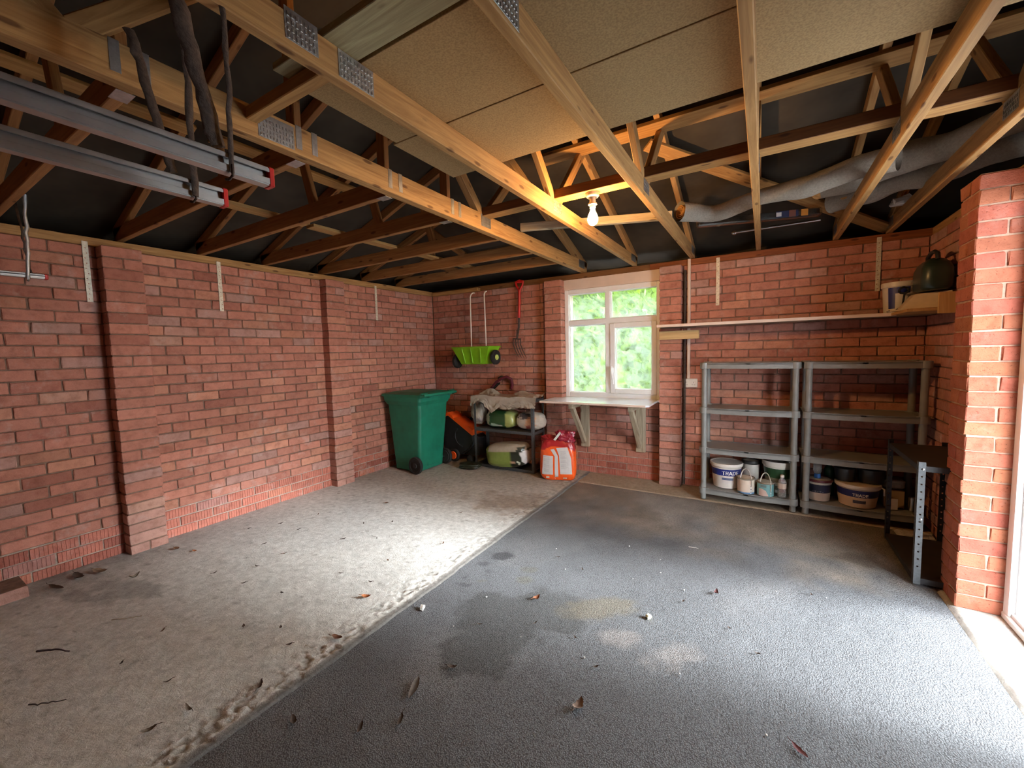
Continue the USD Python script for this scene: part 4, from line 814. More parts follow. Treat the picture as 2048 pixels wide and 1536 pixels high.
# ------------------------------------------------------------------ metal rack with sacks
t = thing("metal_rack", "small grey metal rack holding sacks beside the window pilaster", "rack", (-2.58, 4.12, .012))
RX0, RX1, RY0, RY1 = -2.985, -2.170, 3.985, 4.255
def lpost(x, y, sx, sy, z1, w=.030): return MB().bb((min(x, x + sx * w), y - .001, .012), (max(x, x + sx * w), y + .001, z1), ch=.0004).bb((x - .001, min(y, y + sy * w), .012), (x + .001, max(y, y + sy * w), z1), ch=.0004)
for x_, sx in ((RX0, 1), (RX1, -1)):
    for y_, sy in ((RY0, 1), (RY1, -1)): part(t, "post", lpost(x_, y_, sx, sy, .868), "hammered_steel")
for z_ in (.045, .480, .845):
    mb = MB().bb((RX0 + .002, RY0 + .002, z_ - .004), (RX1 - .002, RY1 - .002, z_), ch=.001)
    for yy in (RY0 + .003, RY1 - .003): mb.bb((RX0 + .002, yy - .0015, z_ - .034), (RX1 - .002, yy + .0015, z_), ch=.0008)
    for xx in (RX0 + .003, RX1 - .003): mb.bb((xx - .0015, RY0 + .002, z_ - .034), (xx + .0015, RY1 - .002, z_), ch=.0008)
    part(t, "shelf", mb, "hammered_steel")
def sack(c, size, R, seed, tintf, e=.55, nu=44, nv=64, rough=.10, sag=.0):
    """a filled plastic sack: flattened superellipsoid with creases; tintf(p) colours it in its own unit frame"""
    u = np.linspace(-PI / 2, PI / 2, nu); v = np.linspace(-PI, PI, nv); U_, V_ = np.meshgrid(u, v, indexing="ij")
    sp = lambda a, p: np.sign(a) * np.abs(a) ** p
    p = np.stack([sp(np.cos(U_), e) * sp(np.cos(V_), e), sp(np.cos(U_), e) * sp(np.sin(V_), e), sp(np.sin(U_), e)], -1)
    q = meshkit.fbm(p * 1.7 + seed, 3, seed) - .5; q2 = np.abs(meshkit.fbm(p * V(4.5, 4.5, 2.5) + seed * 3, 3, seed + 1) - .5)
    s = 1 + (q * rough * 2 - q2 * rough * 1.3)
    P = p * s[..., None] * np.asarray(size) / 2
    P[..., 2] = np.maximum(P[..., 2], -size[2] / 2 * .93)
    P = P @ np.asarray(R) + np.asarray(c)
    return MB().grid(P, tintf(p), flip=True)
I3 = np.eye(3)
def rz(a): return np.array([[math.cos(a), math.sin(a), 0], [-math.sin(a), math.cos(a), 0], [0, 0, 1]])
def bands(p, ax, stops, default):
    out = np.ones(p.shape) * np.asarray(default); 
    for lo, hi, c in stops: m = (p[..., ax] > lo) & (p[..., ax] < hi); out[m] = c
    return out
def over(p, out, lo, hi, c, jag=0.0):
    n = (meshkit.fbm(p * 5, 2, 8) - .5) * jag; m = np.all((p + n[..., None] > np.asarray(lo)) & (p + n[..., None] < np.asarray(hi)), -1); out[m] = c; return out
# upper shelf
def t1(p):
    o = bands(p, 0, [(-.62, .52, (.018, .075, .022)), (.52, 2, (.30, .33, .10))], (.46, .47, .34)); o = over(p, o, (-.5, -2, -.75), (-.1, 0, -.50), (.40, .50, .40)); o = over(p, o, (.0, -2, -.8), (.3, 0, -.62), (.50, .58, .5)); return over(p, o, (-.62, -2, .06), (.5, 0, .10), (.42, .5, .36))
solo("compost_sack", sack((-2.655, 4.115, .597), (.41, .235, .215), rz(-.05), 3, t1, .6), "bag_film", "green and white sack lying on the rack's middle shelf", "sack", smooth=180)
def t2(p):
    o = np.ones(p.shape) * V(.48, .42, .35); o = over(p, o, (-.2, -2, -.5), (.45, 0, .45), (.60, .34, .20), .4); o = over(p, o, (-.7, -2, .35), (.1, 0, .8), (.06, .055, .06), .9); return over(p, o, (-.2, -2, -.8), (.2, 0, -.45), (.33, .09, .07), .4)
solo("pale_sack", sack((-2.262, 4.112, .592), (.355, .19, .205), rz(.1), 11, t2, .75), "bag_film", "crumpled pale printed sack at the right end of the rack's middle shelf", "sack", smooth=180)
def t3(p):
    o = bands(p, 0, [(.30, .80, (.016, .022, .012)), (-2, .30, (.20, .26, .055))], (.035, .04, .03)); o = over(p, o, (-.75, -2, .38), (.95, 2, 2), (.40, .35, .27)); o = over(p, o, (.80, -2, -.7), (2, .5, .35), (.62, .60, .58), .3); o = over(p, o, (.34, -2, -.6), (.5, -.2, -.4), (.5, .3, .2)); o = over(p, o, (.62, -2, .40), (.9, -.1, .70), (.035, .04, .03)); o = over(p, o, (.62, -2, -.7), (.70, -.2, -.4), (.55, .6, .5)); return o
solo("soil_sack", sack((-2.525, 4.02, .197), (.56, .30, .285), rz(.08) @ np.array([[.996, 0, .087], [0, 1, 0], [-.087, 0, .996]]), 21, t3, .62), "bag_film", "fat olive green sack resting on the rack's bottom shelf", "sack", smooth=180)
solo("empty_sack", sack((-2.975, 3.86, .050), (.28, .18, .068), rz(.25), 31, lambda p: np.ones(p.shape) * V(.016, .020, .011), .8, rough=.3), "bag_film", "flat dark empty sack on the floor by the rack's left post", "sack", smooth=180)
def t5(p): return over(p, np.ones(p.shape) * V(.42, .36, .29), (-2, -2, -.72), (2, 2, -.45), (.30, .27, .25), .3)
solo("grey_bag", sack((-3.005, 4.12, .650), (.19, .165, .30), rz(.1), 41, t5, .8, rough=.22), "bag_film", "crumpled grey plastic bag hanging at the rack's left end", "bag", smooth=180)
# polythene sheet crumpled over the top shelf and down the front
nx, ny = 90, 46; s = np.linspace(0, 1, nx); d = np.linspace(0, 1, ny); S, D = np.meshgrid(s, d, indexing="ij")
top = np.clip(D / .62, 0, 1); drop = np.clip((D - .62) / .38, 0, 1); hang = .075 + .075 * meshkit.fbm(np.stack([S * 3, S * 0, S * 0], -1), 3, 91) + .10 * np.clip(1 - abs(S - .34) / .12, 0, 1) - .05 * np.clip(1 - abs(S - .14) / .16, 0, 1)
X_ = RX0 - .02 + (RX1 - RX0 + .07) * S; Y_ = RY1 - .01 - (RY1 - RY0 + .015) * top - .018 * drop; Z_ = .868 + .012 * np.sin(S * 9) - hang * drop
cr = (meshkit.fbm(np.stack([S * 9, D * 5, S * 0], -1), 4, 92) - .42); cr2 = np.abs(meshkit.fbm(np.stack([S * 16, D * 9, S * 0], -1), 3, 93) - .5)
Z_ += (cr * .10 - cr2 * .04) * (1 - drop * .6) * (.4 + .6 * (1 - np.abs(2 * top - 1) * (1 - drop))) + .03 * np.clip(1 - D / .3, 0, 1) * (.8 + np.sin(S * 13)); Z_ = np.where(drop > 0, Z_, np.maximum(Z_, .873)); Y_ -= (cr2 * .07 - .005) * drop
solo("polythene_sheet", MB().grid(np.stack([X_, Y_, Z_], -1)).grid(np.stack([X_, Y_ + .001, Z_ - .0015], -1), flip=True), "polythene", "crumpled grey polythene sheet draped over the metal rack's top", "sheet", smooth=50)

# orange sack on the floor
t = thing("orange_sack", "bright orange sack with white text panels standing on the floor", "sack", (-1.87, 3.95, .012))
osz = (.385, .22, .455); oc = V(-1.872, 3.985, .012 + osz[2] / 2 * .93); OR = rz(.36)
def t6(p):
    o = np.ones(p.shape) * V(.80, .10, .012); jag = (meshkit.fbm(p * 4, 2, 5) - .5) * .3; o[(p[..., 2] - .30 * np.abs(p[..., 0]) ** 2 * 0 + jag * .6) > .70 - .22 * np.clip(p[..., 0], -1, 1) ** 2] = V(.36, .018, .022)
    return o
bag = sack(oc, osz, OR, 51, t6, .42, 60, 90, rough=.055); part(t, "bag", bag, "bag_film", smooth=180)
def panel(mb, poly, tint, lines=None, lift=.004):
    """flat print on the sack's front, following its bulge"""
    a = np.array(poly); m = trimesh.creation.extrude_polygon(Polygon(a), .001, engine="earcut"); v, f = trimesh.remesh.subdivide_to_size(m.vertices, m.faces, .03); v = np.asarray(v)
    pt = np.stack([v[:, 0], -np.ones(len(v)), v[:, 1]], -1)
    P = bag.v[0] - oc; L = P @ OR.T; k = L[:, 1] < 0.02
    from scipy.interpolate import griddata
    yy = griddata(L[k][:, [0, 2]], L[k][:, 1], v[:, :2], method="linear", fill_value=-osz[1] / 2 * .8)
    mb.add(np.stack([v[:, 0], yy - lift - v[:, 2], v[:, 1]], -1) @ OR + oc, f, tint)
W_ = (.56, .52, .50)
mb = MB(); panel(mb, [(-.168, -.145), (-.050, -.145), (-.048, .055), (-.152, .062)], W_); part(t, "text_panel", mb, "print", label="white printed panel")
mb = MB(); panel(mb, [(.026, -.138), (.150, -.138), (.142, .03), (.105, .150), (-.012, .142), (.016, .06)], W_); part(t, "text_panel", mb, "print", label="white printed panel")
mb = MB(); panel(mb, [(-.032, -.195), (.006, -.195), (.004, .055), (-.034, .130), (-.074, .124), (-.030, .05)], (.58, .54, .53)); part(t, "centre_stripe", mb, "print", label="white central stripe")
mb = MB()
for k in range(13):
    for x0, x1, zt in ((-.150, -.066, .042), (.028, .116 - max(0, k - 9) * .0, .100)):
        z = zt - .0145 * k
        if z > -.122: panel(mb, [(x0 + .004, z), (x1 - rng.uniform(0, .03) - (.022 if (x0 > 0 and z > .05) else 0), z), (x1 - .03, z + .0035), (x0 + .004, z + .0035)], (.33, .31, .30), lift=.0052)
part(t, "fine_print", mb, "print", kind="stuff", label="rows of tiny grey print")
mb = MB()
for x0, x1, z0, z1 in ((-.125, -.09, -.188, -.165), (.055, .095, -.188, -.176)): panel(mb, [(x0, z0), (x1, z0), (x1, z1), (x0, z1)], (.60, .52, .45))
part(t, "printed_patch", mb, "print", kind="stuff", label="small white printed patches")
part(t, "bag_neck", sack(oc + V(.085, .0, .235), (.20, .13, .17), rz(.3), 61, lambda p: np.ones(p.shape) * V(.26, .012, .03), .8, rough=.45), "bag_film", smooth=180, label="dark red twisted neck")
part(t, "bag_neck", sack(oc + V(-.115, .0, .195), (.17, .13, .11), rz(-.2), 63, lambda p: np.ones(p.shape) * V(.33, .015, .018), .8, rough=.4), "bag_film", smooth=180, label="dark red gathered corner")
part(t, "pull_strip", MB().beam(oc + V(-.045, -.085, .165), oc + V(.065, -.075, .305), .024, .003, up=(0, -1, .2), ch=.001), "letter_white", label="white pull strip")

# ------------------------------------------------------------------ grey plastic shelf units
def unit_shelves(label, x0, x1):
    t = thing("plastic_shelf_unit", label, "shelf unit", ((x0 + x1) / 2, 4.17, .012), "grey plastic shelf units")
    y0, y1 = 3.995, 4.345; zs = (.115, .487, .845, 1.243)
    for z in zs:
        n = 24; q = np.linspace(0, 1, n); fx = x0 + (x1 - x0) * q; bow = .026 * np.sin(q * PI) ** .8
        edge = np.vstack([np.column_stack([fx, y0 + .010 - bow]), [[x1, y1], [x0, y1]]])
        pl = Polygon(edge).buffer(-.012).buffer(.012)
        mb = MB().prism(pl, .012, (0, 0, z - .018), (1, 0, 0), (0, 1, 0)); rim = pl.difference(pl.buffer(-.010)); mb.prism(rim, .050, (0, 0, z - .052), (1, 0, 0), (0, 1, 0))
        for k in range(1, 6): mb.bb((x0 + .02, y0 + .02 + k * (y1 - y0) / 6.5, z - .040), (x1 - .02, y0 + .026 + k * (y1 - y0) / 6.5, z - .017), ch=.001)
        part(t, "shelf", mb, "grey_plastic", smooth=35)
        for px in (x0 + .036, x1 - .036):
            for py in (y0 + .030, y1 - .034):
                part(t, "collar", MB().lathe([(0, 0), (.034, 0), (.036, .004), (.036, .050), (.034, .054), (0, .054)], (px, py, z - .053), n=20), "grey_plastic", smooth=40)
    seg = [(.012, zs[0] - .053)] + [(zs[i] + .001, zs[i + 1] - .053) for i in range(3)]
    for px in (x0 + .036, x1 - .036):
        for py in (y0 + .030, y1 - .034):
            for a, b in seg: part(t, "post", MB().lathe([(0, 0), (.0235, 0), (.0225, (b - a) / 2), (.0235, b - a), (0, b - a)], (px, py, a), n=18), "grey_plastic", smooth=40)
unit_shelves("grey plastic shelf unit nearer the window, holding paint tubs", -.482, .262)
unit_shelves("grey plastic shelf unit nearer the pier, partly behind the black rack", .277, 1.022)
SZ = .116
def tub(label, cat, c, r0, r1, h, rings, lidmat="white_plastic", rim=True, name="paint_tub", handle=None, lid_in="stained_lid", cap=.022):
    """rings: (height fraction from, to, colour) bands round a tapered tub"""
    t = thing(name, label, cat, c); rr = lambda s: r0 + (r1 - r0) * s; prof, cols = [(0, 0)], [rings[0][2]]
    for a, b, col in rings: prof += [(rr(a), a * h), (rr(b), b * h)]; cols += [col, col]
    prof.append((0, h)); cols.append(rings[-1][2])
    part(t, "body", MB().lathe(prof, c, n=44, tint=np.array(cols)), "print", smooth=40)
    if rim:
        lp = part(t, "lid", MB().lathe([(r1 + .001, h - cap - .004), (r1 + .006, h - cap), (r1 + .007, h - .002), (r1 + .004, h + .004), (r1 - .006, h + .004), (r1 - .010, h - .003), (0, h - .003)], c, n=44), lidmat, smooth=35)
        if lid_in: part(t, "lid_face", MB().lathe([(r1 - .011, h - .0025), (r1 - .012, h - .001), (0, h - .001)], c, n=40), lid_in, under=lp, smooth=35)
    return t, rr
W2, NAVY, BLUE = (.62, .57, .51), (.010, .013, .035), (.012, .022, .16)
c = V(-.272, 4.165, SZ); t, rr = tub("white paint tub with a blue TRADE band, nearest the window", "paint tub", c, .104, .128, .218, [(0, .53, W2), (.53, .80, BLUE), (.80, 1, W2)])
a = face_cam(c); mb = MB(); add_text(mb, "TRADE", .032, c, rr(.66), a + .30, .126); part(t, "lettering", mb, "letter_white", label="white lettering TRADE")
mb = MB(); patch(mb, c, rr(.3), .045, .105, a - .35, a + .55, (.60, .55, .52), rr(.48)); patch(mb, c, rr(.42), .078, .098, a - .30, a + .50, (.10, .12, .20), rr(.45), lift=.0014); part(t, "label", mb, "print", label="pale label with a grey bar")
c = V(-.080, 4.258, SZ); tub("white tub with a black lid behind the two small tins", "tub", c, .060, .070, .232, [(0, 1, W2)], "dark_lid", lid_in="dark_lid")
def tin(label, c, r, h, rings, extra=None):
    t, rr = tub(label, "paint tin", c, r, r, h, rings, rim=True, name="paint_tin", lid_in="stained_lid", cap=.006, lidmat="stained_lid")
    a = face_cam(c); d = V(math.cos(a + 1.35), math.sin(a + 1.35), 0) ; w = V(-d[1], d[0], 0) * -1
    th = np.linspace(-.25, PI + .25, 18); P = [c + d * math.cos(q) * (r * .66) + V(math.cos(a), math.sin(a), 0) * r * .30 + V(0, 0, h - .035 + .115 * math.sin(q)) + V(math.cos(a), math.sin(a), 0) * .03 * max(0, 1 - abs(math.sin(q))) for q in th]
    part(t, "handle", MB().tube(P, .0075, 8, flat=.5), "white_plastic", smooth=60)
    mb = MB()
    if extra: extra(mb, c, r, a)
    if mb.v: part(t, "label", mb, "print")
    return t
def ex1(mb, c, r, a):
    patch(mb, c, r, .004, .085, a + .55, a + .72, (.62, .6, .58))
    for z in (.012, .035, .062): patch(mb, c, r, z, z + .010, a + .58, a + .68, (.03, .03, .06), lift=.0014)
tin("small cream tin with a blue foot and loop handle", V(-.112, 4.046, SZ), .066, .128, [(0, .10, (.10, .20, .36)), (.10, 1, (.62, .50, .40))], ex1)
def ex2(mb, c, r, a):
    n = 30; q = np.linspace(a - .85, a + .35, n); top = .045 + .03 * np.clip((a + .2 - q), -.4, .6) - .10 * np.clip(q - a - .05, 0, 1); top = np.clip(top, .003, .07)
    P = np.stack([np.stack([c[0] + (r + .0008) * np.cos(q), c[1] + (r + .0008) * np.sin(q), np.full(n, c[2] + .002)], -1), np.stack([c[0] + (r + .0008) * np.cos(q), c[1] + (r + .0008) * np.sin(q), c[2] + top], -1)], 1); mb.grid(P, np.ones(P.shape) * V(.58, .42, .36))
    patch(mb, c, r, .075, .095, a - .6, a + .1, (.14, .20, .19)); patch(mb, c, r, .004, .098, a + .62, a + .75, (.55, .55, .52))
    for z in (.012, .035, .06, .08): patch(mb, c, r, z, z + .009, a + .64, a + .72, (.03, .05, .06), lift=.0014)
tin("small teal and pink tin with a loop handle", V(.034, 4.042, SZ), .062, .112, [(0, .90, (.15, .33, .33)), (.90, 1, (.45, .42, .36))], ex2)
c = V(.152, 4.040, SZ); t = thing("clear_bottle", "clear plastic bottle standing in front of the green-banded tub", "bottle", c)
part(t, "bottle", MB().lathe([(0, 0), (.028, 0), (.031, .006), (.031, .055), (.028, .062), (.031, .07), (.031, .125), (.026, .140), (.014, .155), (.013, .168), (0, .168)], c, n=24), "clear_bottle", smooth=50)
part(t, "label", MB((.50, .38, .30)).lathe([(.0316, .072), (.0316, .118)], c, n=24), "print", smooth=50); part(t, "cap", MB().lathe([(0, .166), (.015, .166), (.015, .184), (.012, .187), (0, .187)], c, n=18), "white_plastic", smooth=40)
c = V(.128, 4.190, SZ); t, rr = tub("tall white tub with a dark green band and red and white pictures", "tub", c, .090, .117, .272, [(0, .50, (.16, .15, .10)), (.50, .80, (.012, .055, .018)), (.80, 1, W2)], cap=.036, lid_in="dark_lid")
a = face_cam(c); mb = MB(); patch(mb, c, rr(.2), .02, .12, a + .10, a + .40, (.30, .035, .03), rr(.45)); patch(mb, c, rr(.05), .01, .035, a - .25, a + .0, (.55, .53, .48), rr(.13)); patch(mb, c, rr(.28), .07, .10, a - .22, a - .02, (.50, .50, .46), rr(.37)); part(t, "label", mb, "print", label="red and white pictures")
c = V(.405, 4.13, SZ); t, rr = tub("small cream tub with a black band and maroon lid", "tub", c, .074, .090, .168, [(0, .40, (.55, .44, .36)), (.40, .80, NAVY), (.80, 1, (.55, .5, .42))], "maroon_lid", lid_in="maroon_lid", cap=.012)
a = face_cam(c); mb = MB(); 
for k in range(5): patch(mb, c, rr(.46), .074, .079 + .004 * (k % 2), a - .5 + k * .2, a - .36 + k * .2, (.16, .16, .2), n=4)
part(t, "label", mb, "print", kind="stuff", label="rows of pale print")
c = V(.652, 4.125, SZ); t, rr = tub("wide cream paint tub with a blue TRADE band under the black pots", "paint tub", c, .114, .138, .172, [(0, .48, (.60, .43, .28)), (.48, .80, (.012, .016, .10)), (.80, 1, (.60, .48, .34))], "white_plastic", lid_in="dark_lid")
a = face_cam(c); mb = MB(); add_text(mb, "TRADE", .022, c, rr(.6), a + .16, .090); part(t, "lettering", mb, "letter_grey" if False else "letter_white", label="white lettering TRADE")
mb = MB(); patch(mb, c, rr(.25), .036, .060, a - .20, a + .45, (.05, .04, .055), rr(.35)); part(t, "label", mb, "print", label="dark label bar")
part(t, "handle", MB().tube([c + V(.128, -.05, .165), c + V(.150, -.055, .15), c + V(.152, -.05, .10)], .006, 6), "white_plastic", smooth=60)
for c, r, h, lab in ((V(.575, 4.150, SZ + .177), .071, .112, "dark plastic pot on the wide TRADE tub, the smaller one"), (V(.737, 4.160, SZ + .177), .086, .122, "dark plastic pot on the wide TRADE tub, the larger one")):
    t = thing("plastic_pot", lab, "pot", c); part(t, "pot", MB().lathe([(0, 0), (r * .86, 0), (r * .96, h * .5), (r, h * .86), (r * .90, h * .95), (0, h * .95)], c, n=32), "bag_black", smooth=40); part(t, "lid", MB().lathe([(r * .70, h * .95), (r * .72, h), (r * .5, h + .006), (0, h + .006)], c, n=28), "hammered_steel", smooth=40)
c = V(.395, 4.12, SZ + .174); t = thing("squeeze_bottle", "small clear bottle standing on its blue cap on the maroon lid", "bottle", c)
part(t, "cap", MB().lathe([(0, 0), (.023, 0), (.024, .004), (.021, .036), (0, .036)], c, n=20), "blue_cap", smooth=40); part(t, "bottle", MB().lathe([(0, .036), (.018, .036), (.026, .050), (.029, .064), (.029, .112), (.024, .120), (0, .120)], c, n=22), "clear_bottle", smooth=50)
c = V(.488, 4.270, SZ); solo("green_bottle", MB().lathe([(0, 0), (.036, 0), (.038, .01), (.038, .21), (.028, .24), (.014, .255), (.014, .275), (0, .275)], c, n=22), "green_glass", "green bottle beside the blue-capped one", "bottle", smooth=50)
solo("brown_carton", MB().bb((.815, 4.14, SZ), (.935, 4.28, SZ + .135), ch=.004), "cardboard", "dark brown carton on the right unit's bottom shelf", "box")
solo("wrapped_packet", sack((.875, 4.21, SZ + .135 + .041), (.135, .12, .078), rz(.1), 71, lambda p: over(p, np.ones(p.shape) * V(.36, .33, .28), (0, -2, -.6), (.5, 0, 0), (.5, .42, .36)), .5), "bag_film", "white wrapped packet lying on the brown carton", "packet", smooth=180)
solo("silver_canister", MB().lathe([(0, 0), (.026, 0), (.026, .10), (.018, .108), (0, .108)], (.975, 4.12, SZ), n=20), "chrome", "silver canister in front of the brown carton", "canister", smooth=40)
solo("cream_tile", MB().box((.862, 4.085, SZ + .042), (.05, .006, .085), [unit((1, .3, 0)), unit((-.3, 1, 0)), (0, 0, 1)], ch=.001), "white_plastic", "cream tile leaning on the brown carton", "tile")

# on the wall shelf at right
t, rr = tub("white paint tub with a blue corner print on the high wall shelf", "paint tub", V(.872, 4.215, 1.6), .092, .105, .222, [(0, 1, W2)], lid_in="stained_lid", cap=.03)
c = V(.872, 4.215, 1.6); a = face_cam(c); mb = MB(); patch(mb, c, rr(.12), .03, .185, a - .72, a - .28, BLUE, rr(.8)); patch(mb, c, rr(.62), .140, .185, a - .28, a + .55, BLUE, rr(.8)); part(t, "label", mb, "print", label="blue corner print")
nx, ny = 40, 26; S, D = np.meshgrid(np.linspace(0, 1, nx), np.linspace(0, 1, ny), indexing="ij")
hgt = (.012 + .096 * np.clip((S - .18) / .26, 0, 1)) * np.clip(np.minimum(D / .07, (1 - D) / .07), 0, 1) ** .5 + (meshkit.fbm(np.stack([S * 5, D * 4, S * 0], -1), 3, 95) - .40) * .014 * np.sin(D * PI)
solo("dust_sheet", MB().grid(np.stack([.775 + .262 * S, 4.075 - .30 * D * (.25 + .75 * S), 1.6 + np.maximum(hgt, .002)], -1), flip=True), "dust_cloth", "folded cream dust sheet on the high wall shelf in front of the tub", "cloth", smooth=60)
solo("coiled_flex", MB().tube([(.775, 4.085, 1.606), (.82, 4.086, 1.612), (.86, 4.088, 1.640), (.865, 4.09, 1.69), (.868, 4.085, 1.73)], .006, 7).tube([V(.862, 4.075, 1.755) + V(.026 * math.cos(q), 0.01 * math.sin(q * 2), .022 * math.sin(q)) for q in np.linspace(0, 4 * PI, 30)], .007, 6), "rubber", "short dark flex trailing over the cream dust sheet", "cable", smooth=60)
t = thing("plastic_container", "dark green plastic container with grab handles on the high corner shelf", "container", (.955, 3.86, 1.716))
rings_ = [(1.718, .016, .06), (1.735, .0, .06), (1.80, -.003, .06), (1.86, .0, .06), (1.895, .014, .05), (1.918, .034, .04), (1.930, .056, .02)]
CR = np.vstack([frus(z, z, (.885 + d, .885 + d), (1.042 - d, 1.042 - d), (3.755 + d * 1.5, 3.755 + d * 1.5), (4.02 - d * 1.5, 4.02 - d * 1.5), 1, min(r, .07 - d)) for z, d, r in rings_])
part(t, "body", loft(MB(), _fl(CR)), "dark_green_plastic", smooth=60)
part(t, "carry_handle", MB().tube([(.963, 4.00, 1.905), (.960, 3.985, 1.955), (.960, 3.93, 1.975), (.960, 3.86, 1.975), (.962, 3.81, 1.955), (.963, 3.80, 1.915)], .013, 10), "black_plastic", smooth=60)
part(t, "side_handle", MB().tube([(.94, 4.005, 1.90), (.93, 4.05, 1.905), (.925, 4.085, 1.87), (.925, 4.085, 1.80), (.93, 4.055, 1.755), (.94, 4.01, 1.75)], .011, 10), "grey_plastic", smooth=60)
solo("support_prop", MB().bb((.915, 3.815, 1.598), (1.01, 3.95, 1.606), ch=.003), "cardboard", "brown cardboard box under the dark green container", "box")

# black rack beside the pier
t = thing("black_rack", "low black metal rack with punched posts beside the brick pier", "rack", (.90, 3.42, .012))
def punched(x, y, sx, sy, z1, m):
    w = .030; holes = unary_union([sbox(w * .5 - .004, q, w * .5 + .004, q + .008) for q in np.arange(.10, z1 - .02, .043)])
    mb = MB().prism(sbox(0, 0, w, z1 - .012).difference(holes), .002, (x if sx > 0 else x - w, y, .012), (1, 0, 0), (0, 0, 1)); mb.prism(sbox(0, 0, w, z1 - .012).difference(holes), .002, (x, y if sy > 0 else y - w, .012), (0, 1, 0), (0, 0, 1)); return mb
for (x_, sx) in ((.748, 1), (1.045, -1)):
    for (y_, sy, m) in ((3.090, 1, "hammered_steel"), (3.755, -1, "black_steel")):
        part(t, "post", punched(x_, y_, sx, sy, .715, m), m)
for z_ in (.045, .690):
    part(t, "shelf", MB().bb((.751, 3.095, z_ - .012), (1.042, 3.750, z_), ch=.001), "dark_board")
    part(t, "shelf_rim", MB().bb((.751, 3.092, z_ - .030), (1.042, 3.095, z_ + .002), ch=.001).bb((.7505, 3.095, z_ - .030), (.7535, 3.750, z_ + .002), ch=.001), "black_steel")
mb = MB()
for z_ in (.675, .39): mb.lathe([(0, 0), (.006, 0), (.005, .004), (0, .005)], (.767, 3.088, z_), (0, -1, 0), 10)
part(t, "bolt", mb, "chrome", kind="stuff", smooth=40)

# ------------------------------------------------------------------ litter on the floor
def leaf(label, x, y, L, W, a, col, curl=.5, cat="leaf", group=None, name="fallen_leaf", z=None, cup=.4):
    z0 = (.016 if x < EDGE - .03 else .002) if z is None else z
    n = 11; s = np.linspace(0, 1, n); half = W / 2 * np.sin(s * PI) ** .7 * (1 - .35 * s) + .0004; mid = (s - .5) * L
    R = []; j = nrng.normal(0, .06, n) * W
    for k in (-1, -.5, 0, .5, 1):
        yy = k * half + j * abs(k); zz = z0 + .002 + curl * L * .5 * (s - .5) ** 2 * 1.6 + cup * abs(k) ** 2 * half
        R.append(np.stack([mid, yy, zz], -1))
    P = np.array(R); ca, sa = math.cos(a), math.sin(a); Q = P.copy(); Q[..., 0] = x + P[..., 0] * ca - P[..., 1] * sa; Q[..., 1] = y + P[..., 0] * sa + P[..., 1] * ca
    c = np.ones(Q.shape) * np.asarray(col); c[2] *= .7
    mb = MB().grid(Q, c).grid(Q + V(0, 0, .0006), c, flip=True)
    d = V(ca, sa, 0); e = Q[2, 0]; mb.tube([e, e - d * L * .16 + V(0, 0, -.001), e - d * L * .3 + V(-sa, ca, 0) * L * .05], .0011, 5, tint=np.asarray(col) * .7)
    return solo(name, mb, "leaf_litter", label, cat, group, smooth=60)
BR, OR_, DK, PL = (.13, .060, .028), (.36, .12, .04), (.055, .036, .026), (.42, .36, .26)
leaf("curled orange-brown leaf alone on the pale concrete", -1.90, 1.466, .055, .034, .5, OR_, 1.2)
leaf("reddish brown leaf on the edge of the dark oil stain", -1.061, 1.94, .050, .034, 1.2, (.20, .07, .03), 1.3)
leaf("dark brown leaf near the slab's worn edge", -1.745, 1.167, .062, .030, .3, (.15, .06, .03), .8)
leaf("long grey-brown pointed leaf on the dark tarmac in front", -1.209, 1.14, .115, .036, -1.15, (.12, .10, .085), .4)
leaf("crumpled pale brown leaf on the tarmac, centre front", -.589, 1.396, .062, .040, 1.5, (.22, .15, .11), 1.6)
leaf("dark red leaf on the tarmac at the bottom right", .13, 1.601, .062, .022, -.75, (.11, .02, .02), .6)
leaf("small dark red curled leaf on the tarmac in the light", -.204, 2.473, .045, .026, 1.4, (.10, .03, .03), 1.8)
leaf("dark leaf by the slab edge on the tarmac", -1.146, 1.311, .045, .02, .4, DK, 1.2)
leaf("curled leaf on the concrete left of the first pilaster", -3.386, .887, .060, .040, 1.9, (.30, .26, .20), 2.2)
leaf("brown leaf at the foot of the pilaster nearest the camera", -3.62, 1.191, .055, .035, .2, BR, 1.0)
leaf("little orange leaf on the concrete by the left wall", -3.459, 1.241, .035, .022, .2, OR_, 1.0)
leaf("small brown leaf on the concrete nearer the back", -2.959, 2.559, .04, .025, .8, BR, 1.0)
leaf("broad dry leaf in the corner under the left wall", -3.68, .80, .11, .055, .35, (.20, .13, .08), .9)
leaf("blackened leaf in the corner under the left wall", -3.72, .71, .13, .05, .1, DK, .7)
leaf("brown stalky leaf in the left corner by the footing", -3.66, .60, .14, .035, .25, DK, .5)
for x_, y_ in ((-1.901, .617), (-1.773, .819), (-1.252, .906), (-1.146, 1.003), (-1.50, .80), (-1.921, .500)):
    leaf("small dark leaf fragment in the shade at the bottom of the photo", x_, y_, rng.uniform(.035, .06), rng.uniform(.014, .026), rng.uniform(0, 6), (.16, .13, .10) if rng.random() < .5 else DK, 1.2, "leaf", "leaf fragments in the dark foreground", "leaf_fragment")
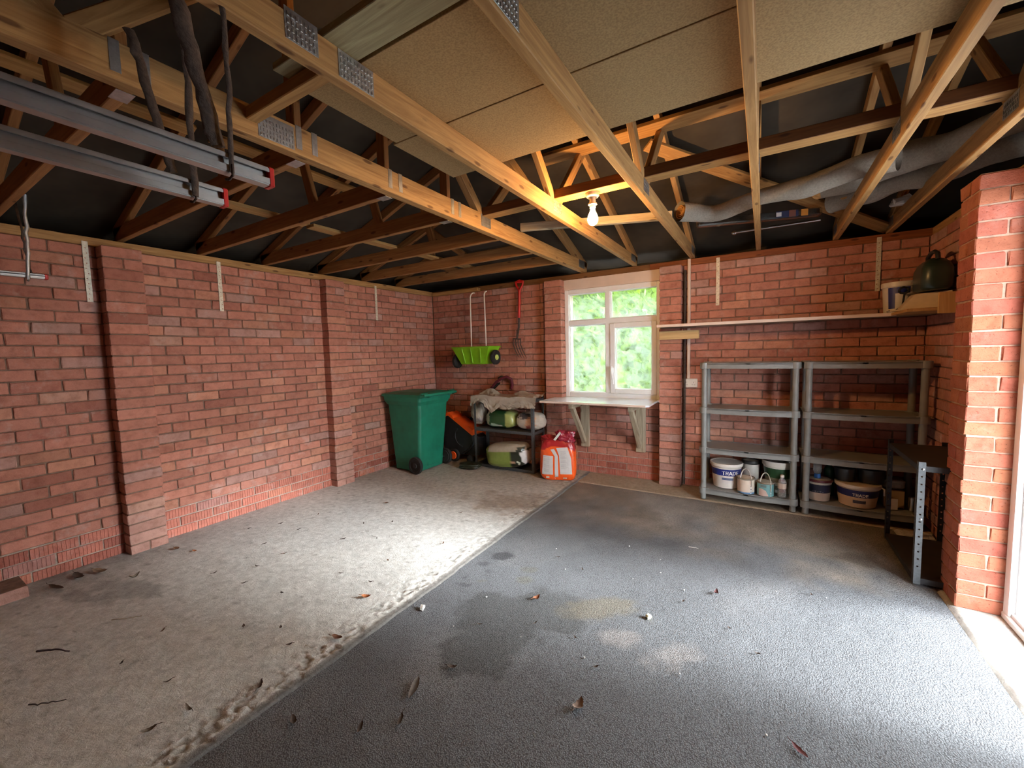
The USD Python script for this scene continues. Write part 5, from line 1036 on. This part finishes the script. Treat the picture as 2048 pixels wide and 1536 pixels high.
for x_, y_ in ((-1.95, 2.2), (-2.3, 1.3), (-2.65, 1.15), (-3.1, 1.5), (-2.45, 2.05), (-3.35, 1.9), (-2.1, 1.5), (-2.85, 2.05), (-1.9, .95), (-2.6, .85), (-2.2, .6), (-2.5, .62), (-2.6, 1.9), (-3.2, 1.75), (-2.9, 1.35), (-2.5, 2.35), (-3.3, 2.15), (-2.35, 1.55), (-2.15, .95), (-3.05, 1.15), (-2.75, 1.62), (-3.45, 1.62), (-2.05, 1.80), (-2.25, 2.75), (-3.5, 2.45), (-2.0, 1.12)):
    leaf("tiny dark leaf fragment scattered on the pale concrete", x_ + rng.uniform(-.1, .1), y_ + rng.uniform(-.1, .1), rng.uniform(.018, .034), rng.uniform(.009, .016), rng.uniform(0, 6), DK if rng.random() < .7 else BR, 1.2, "leaf", "leaf fragments on the concrete", "leaf_fragment")
for x_, y_ in ((-.968, 1.749), (-1.209, 1.605), (-.95, 2.35), (-.35, 2.30), (-.12, 2.18), (-.60, 1.62), (.25, 2.7), (-1.15, 2.42), (.0, 2.05), (-.75, 1.75)):
    leaf("tiny dark leaf fragment scattered on the tarmac", x_, y_, rng.uniform(.016, .030), rng.uniform(.008, .015), rng.uniform(0, 6), DK, 1.2, "leaf", "leaf fragments on the tarmac", "leaf_fragment")
def twig(label, pts, r, col):
    P = np.array([np.interp(np.linspace(0, len(pts) - 1, 14), range(len(pts)), np.array(pts)[:, k]) for k in range(3)]).T; P[1:-1] += nrng.normal(0, .0012, P[1:-1].shape)
    solo("twig", MB(col).tube(P, r * np.linspace(1, .5, 14), 6), "leaf_litter", label, "twig", smooth=60)
twig("long dark twig lying on the concrete at far left", [(-2.93, .395, .020), (-2.86, .445, .022), (-2.79, .475, .020)], .005, (.045, .03, .035))
twig("short dark twig on the concrete at the lower left", [(-2.50, .30, .018), (-2.44, .345, .018), (-2.40, .385, .018)], .003, (.05, .045, .04))
twig("pale straw on the concrete at left", [(-2.93, .66, .02), (-2.88, .70, .02), (-2.83, .755, .02)], .003, PL)
twig("white splinter on the tarmac in front of the right shelf unit", [(-.42, 2.98, .004), (-.36, 2.99, .004)], .003, (.6, .58, .52))
def chip(label, x, y, s, col, group=None):
    solo("stone_chip", MB(col).box((x, y, s * .35 + (.014 if x < EDGE else 0)), (s, s * .8, s * .7), rz(rng.uniform(0, 3)), ch=s * .18, jit=s * .08), "leaf_litter", label, "stone chip", group)
chip("white stone chip on the tarmac beside the slab edge", -1.561, 1.56, .026, (.70, .68, .62)); chip("yellowish stone chip on the sunlit tarmac", -.481, 2.074, .026, (.55, .50, .33))
for k in range(16):
    x_, y_ = rng.uniform(-1.4, .6), rng.uniform(1.3, 2.8); chip("tiny pale grit chip scattered on the tarmac", x_, y_, rng.uniform(.005, .009), (.62, .60, .56), "grit chips on the tarmac")
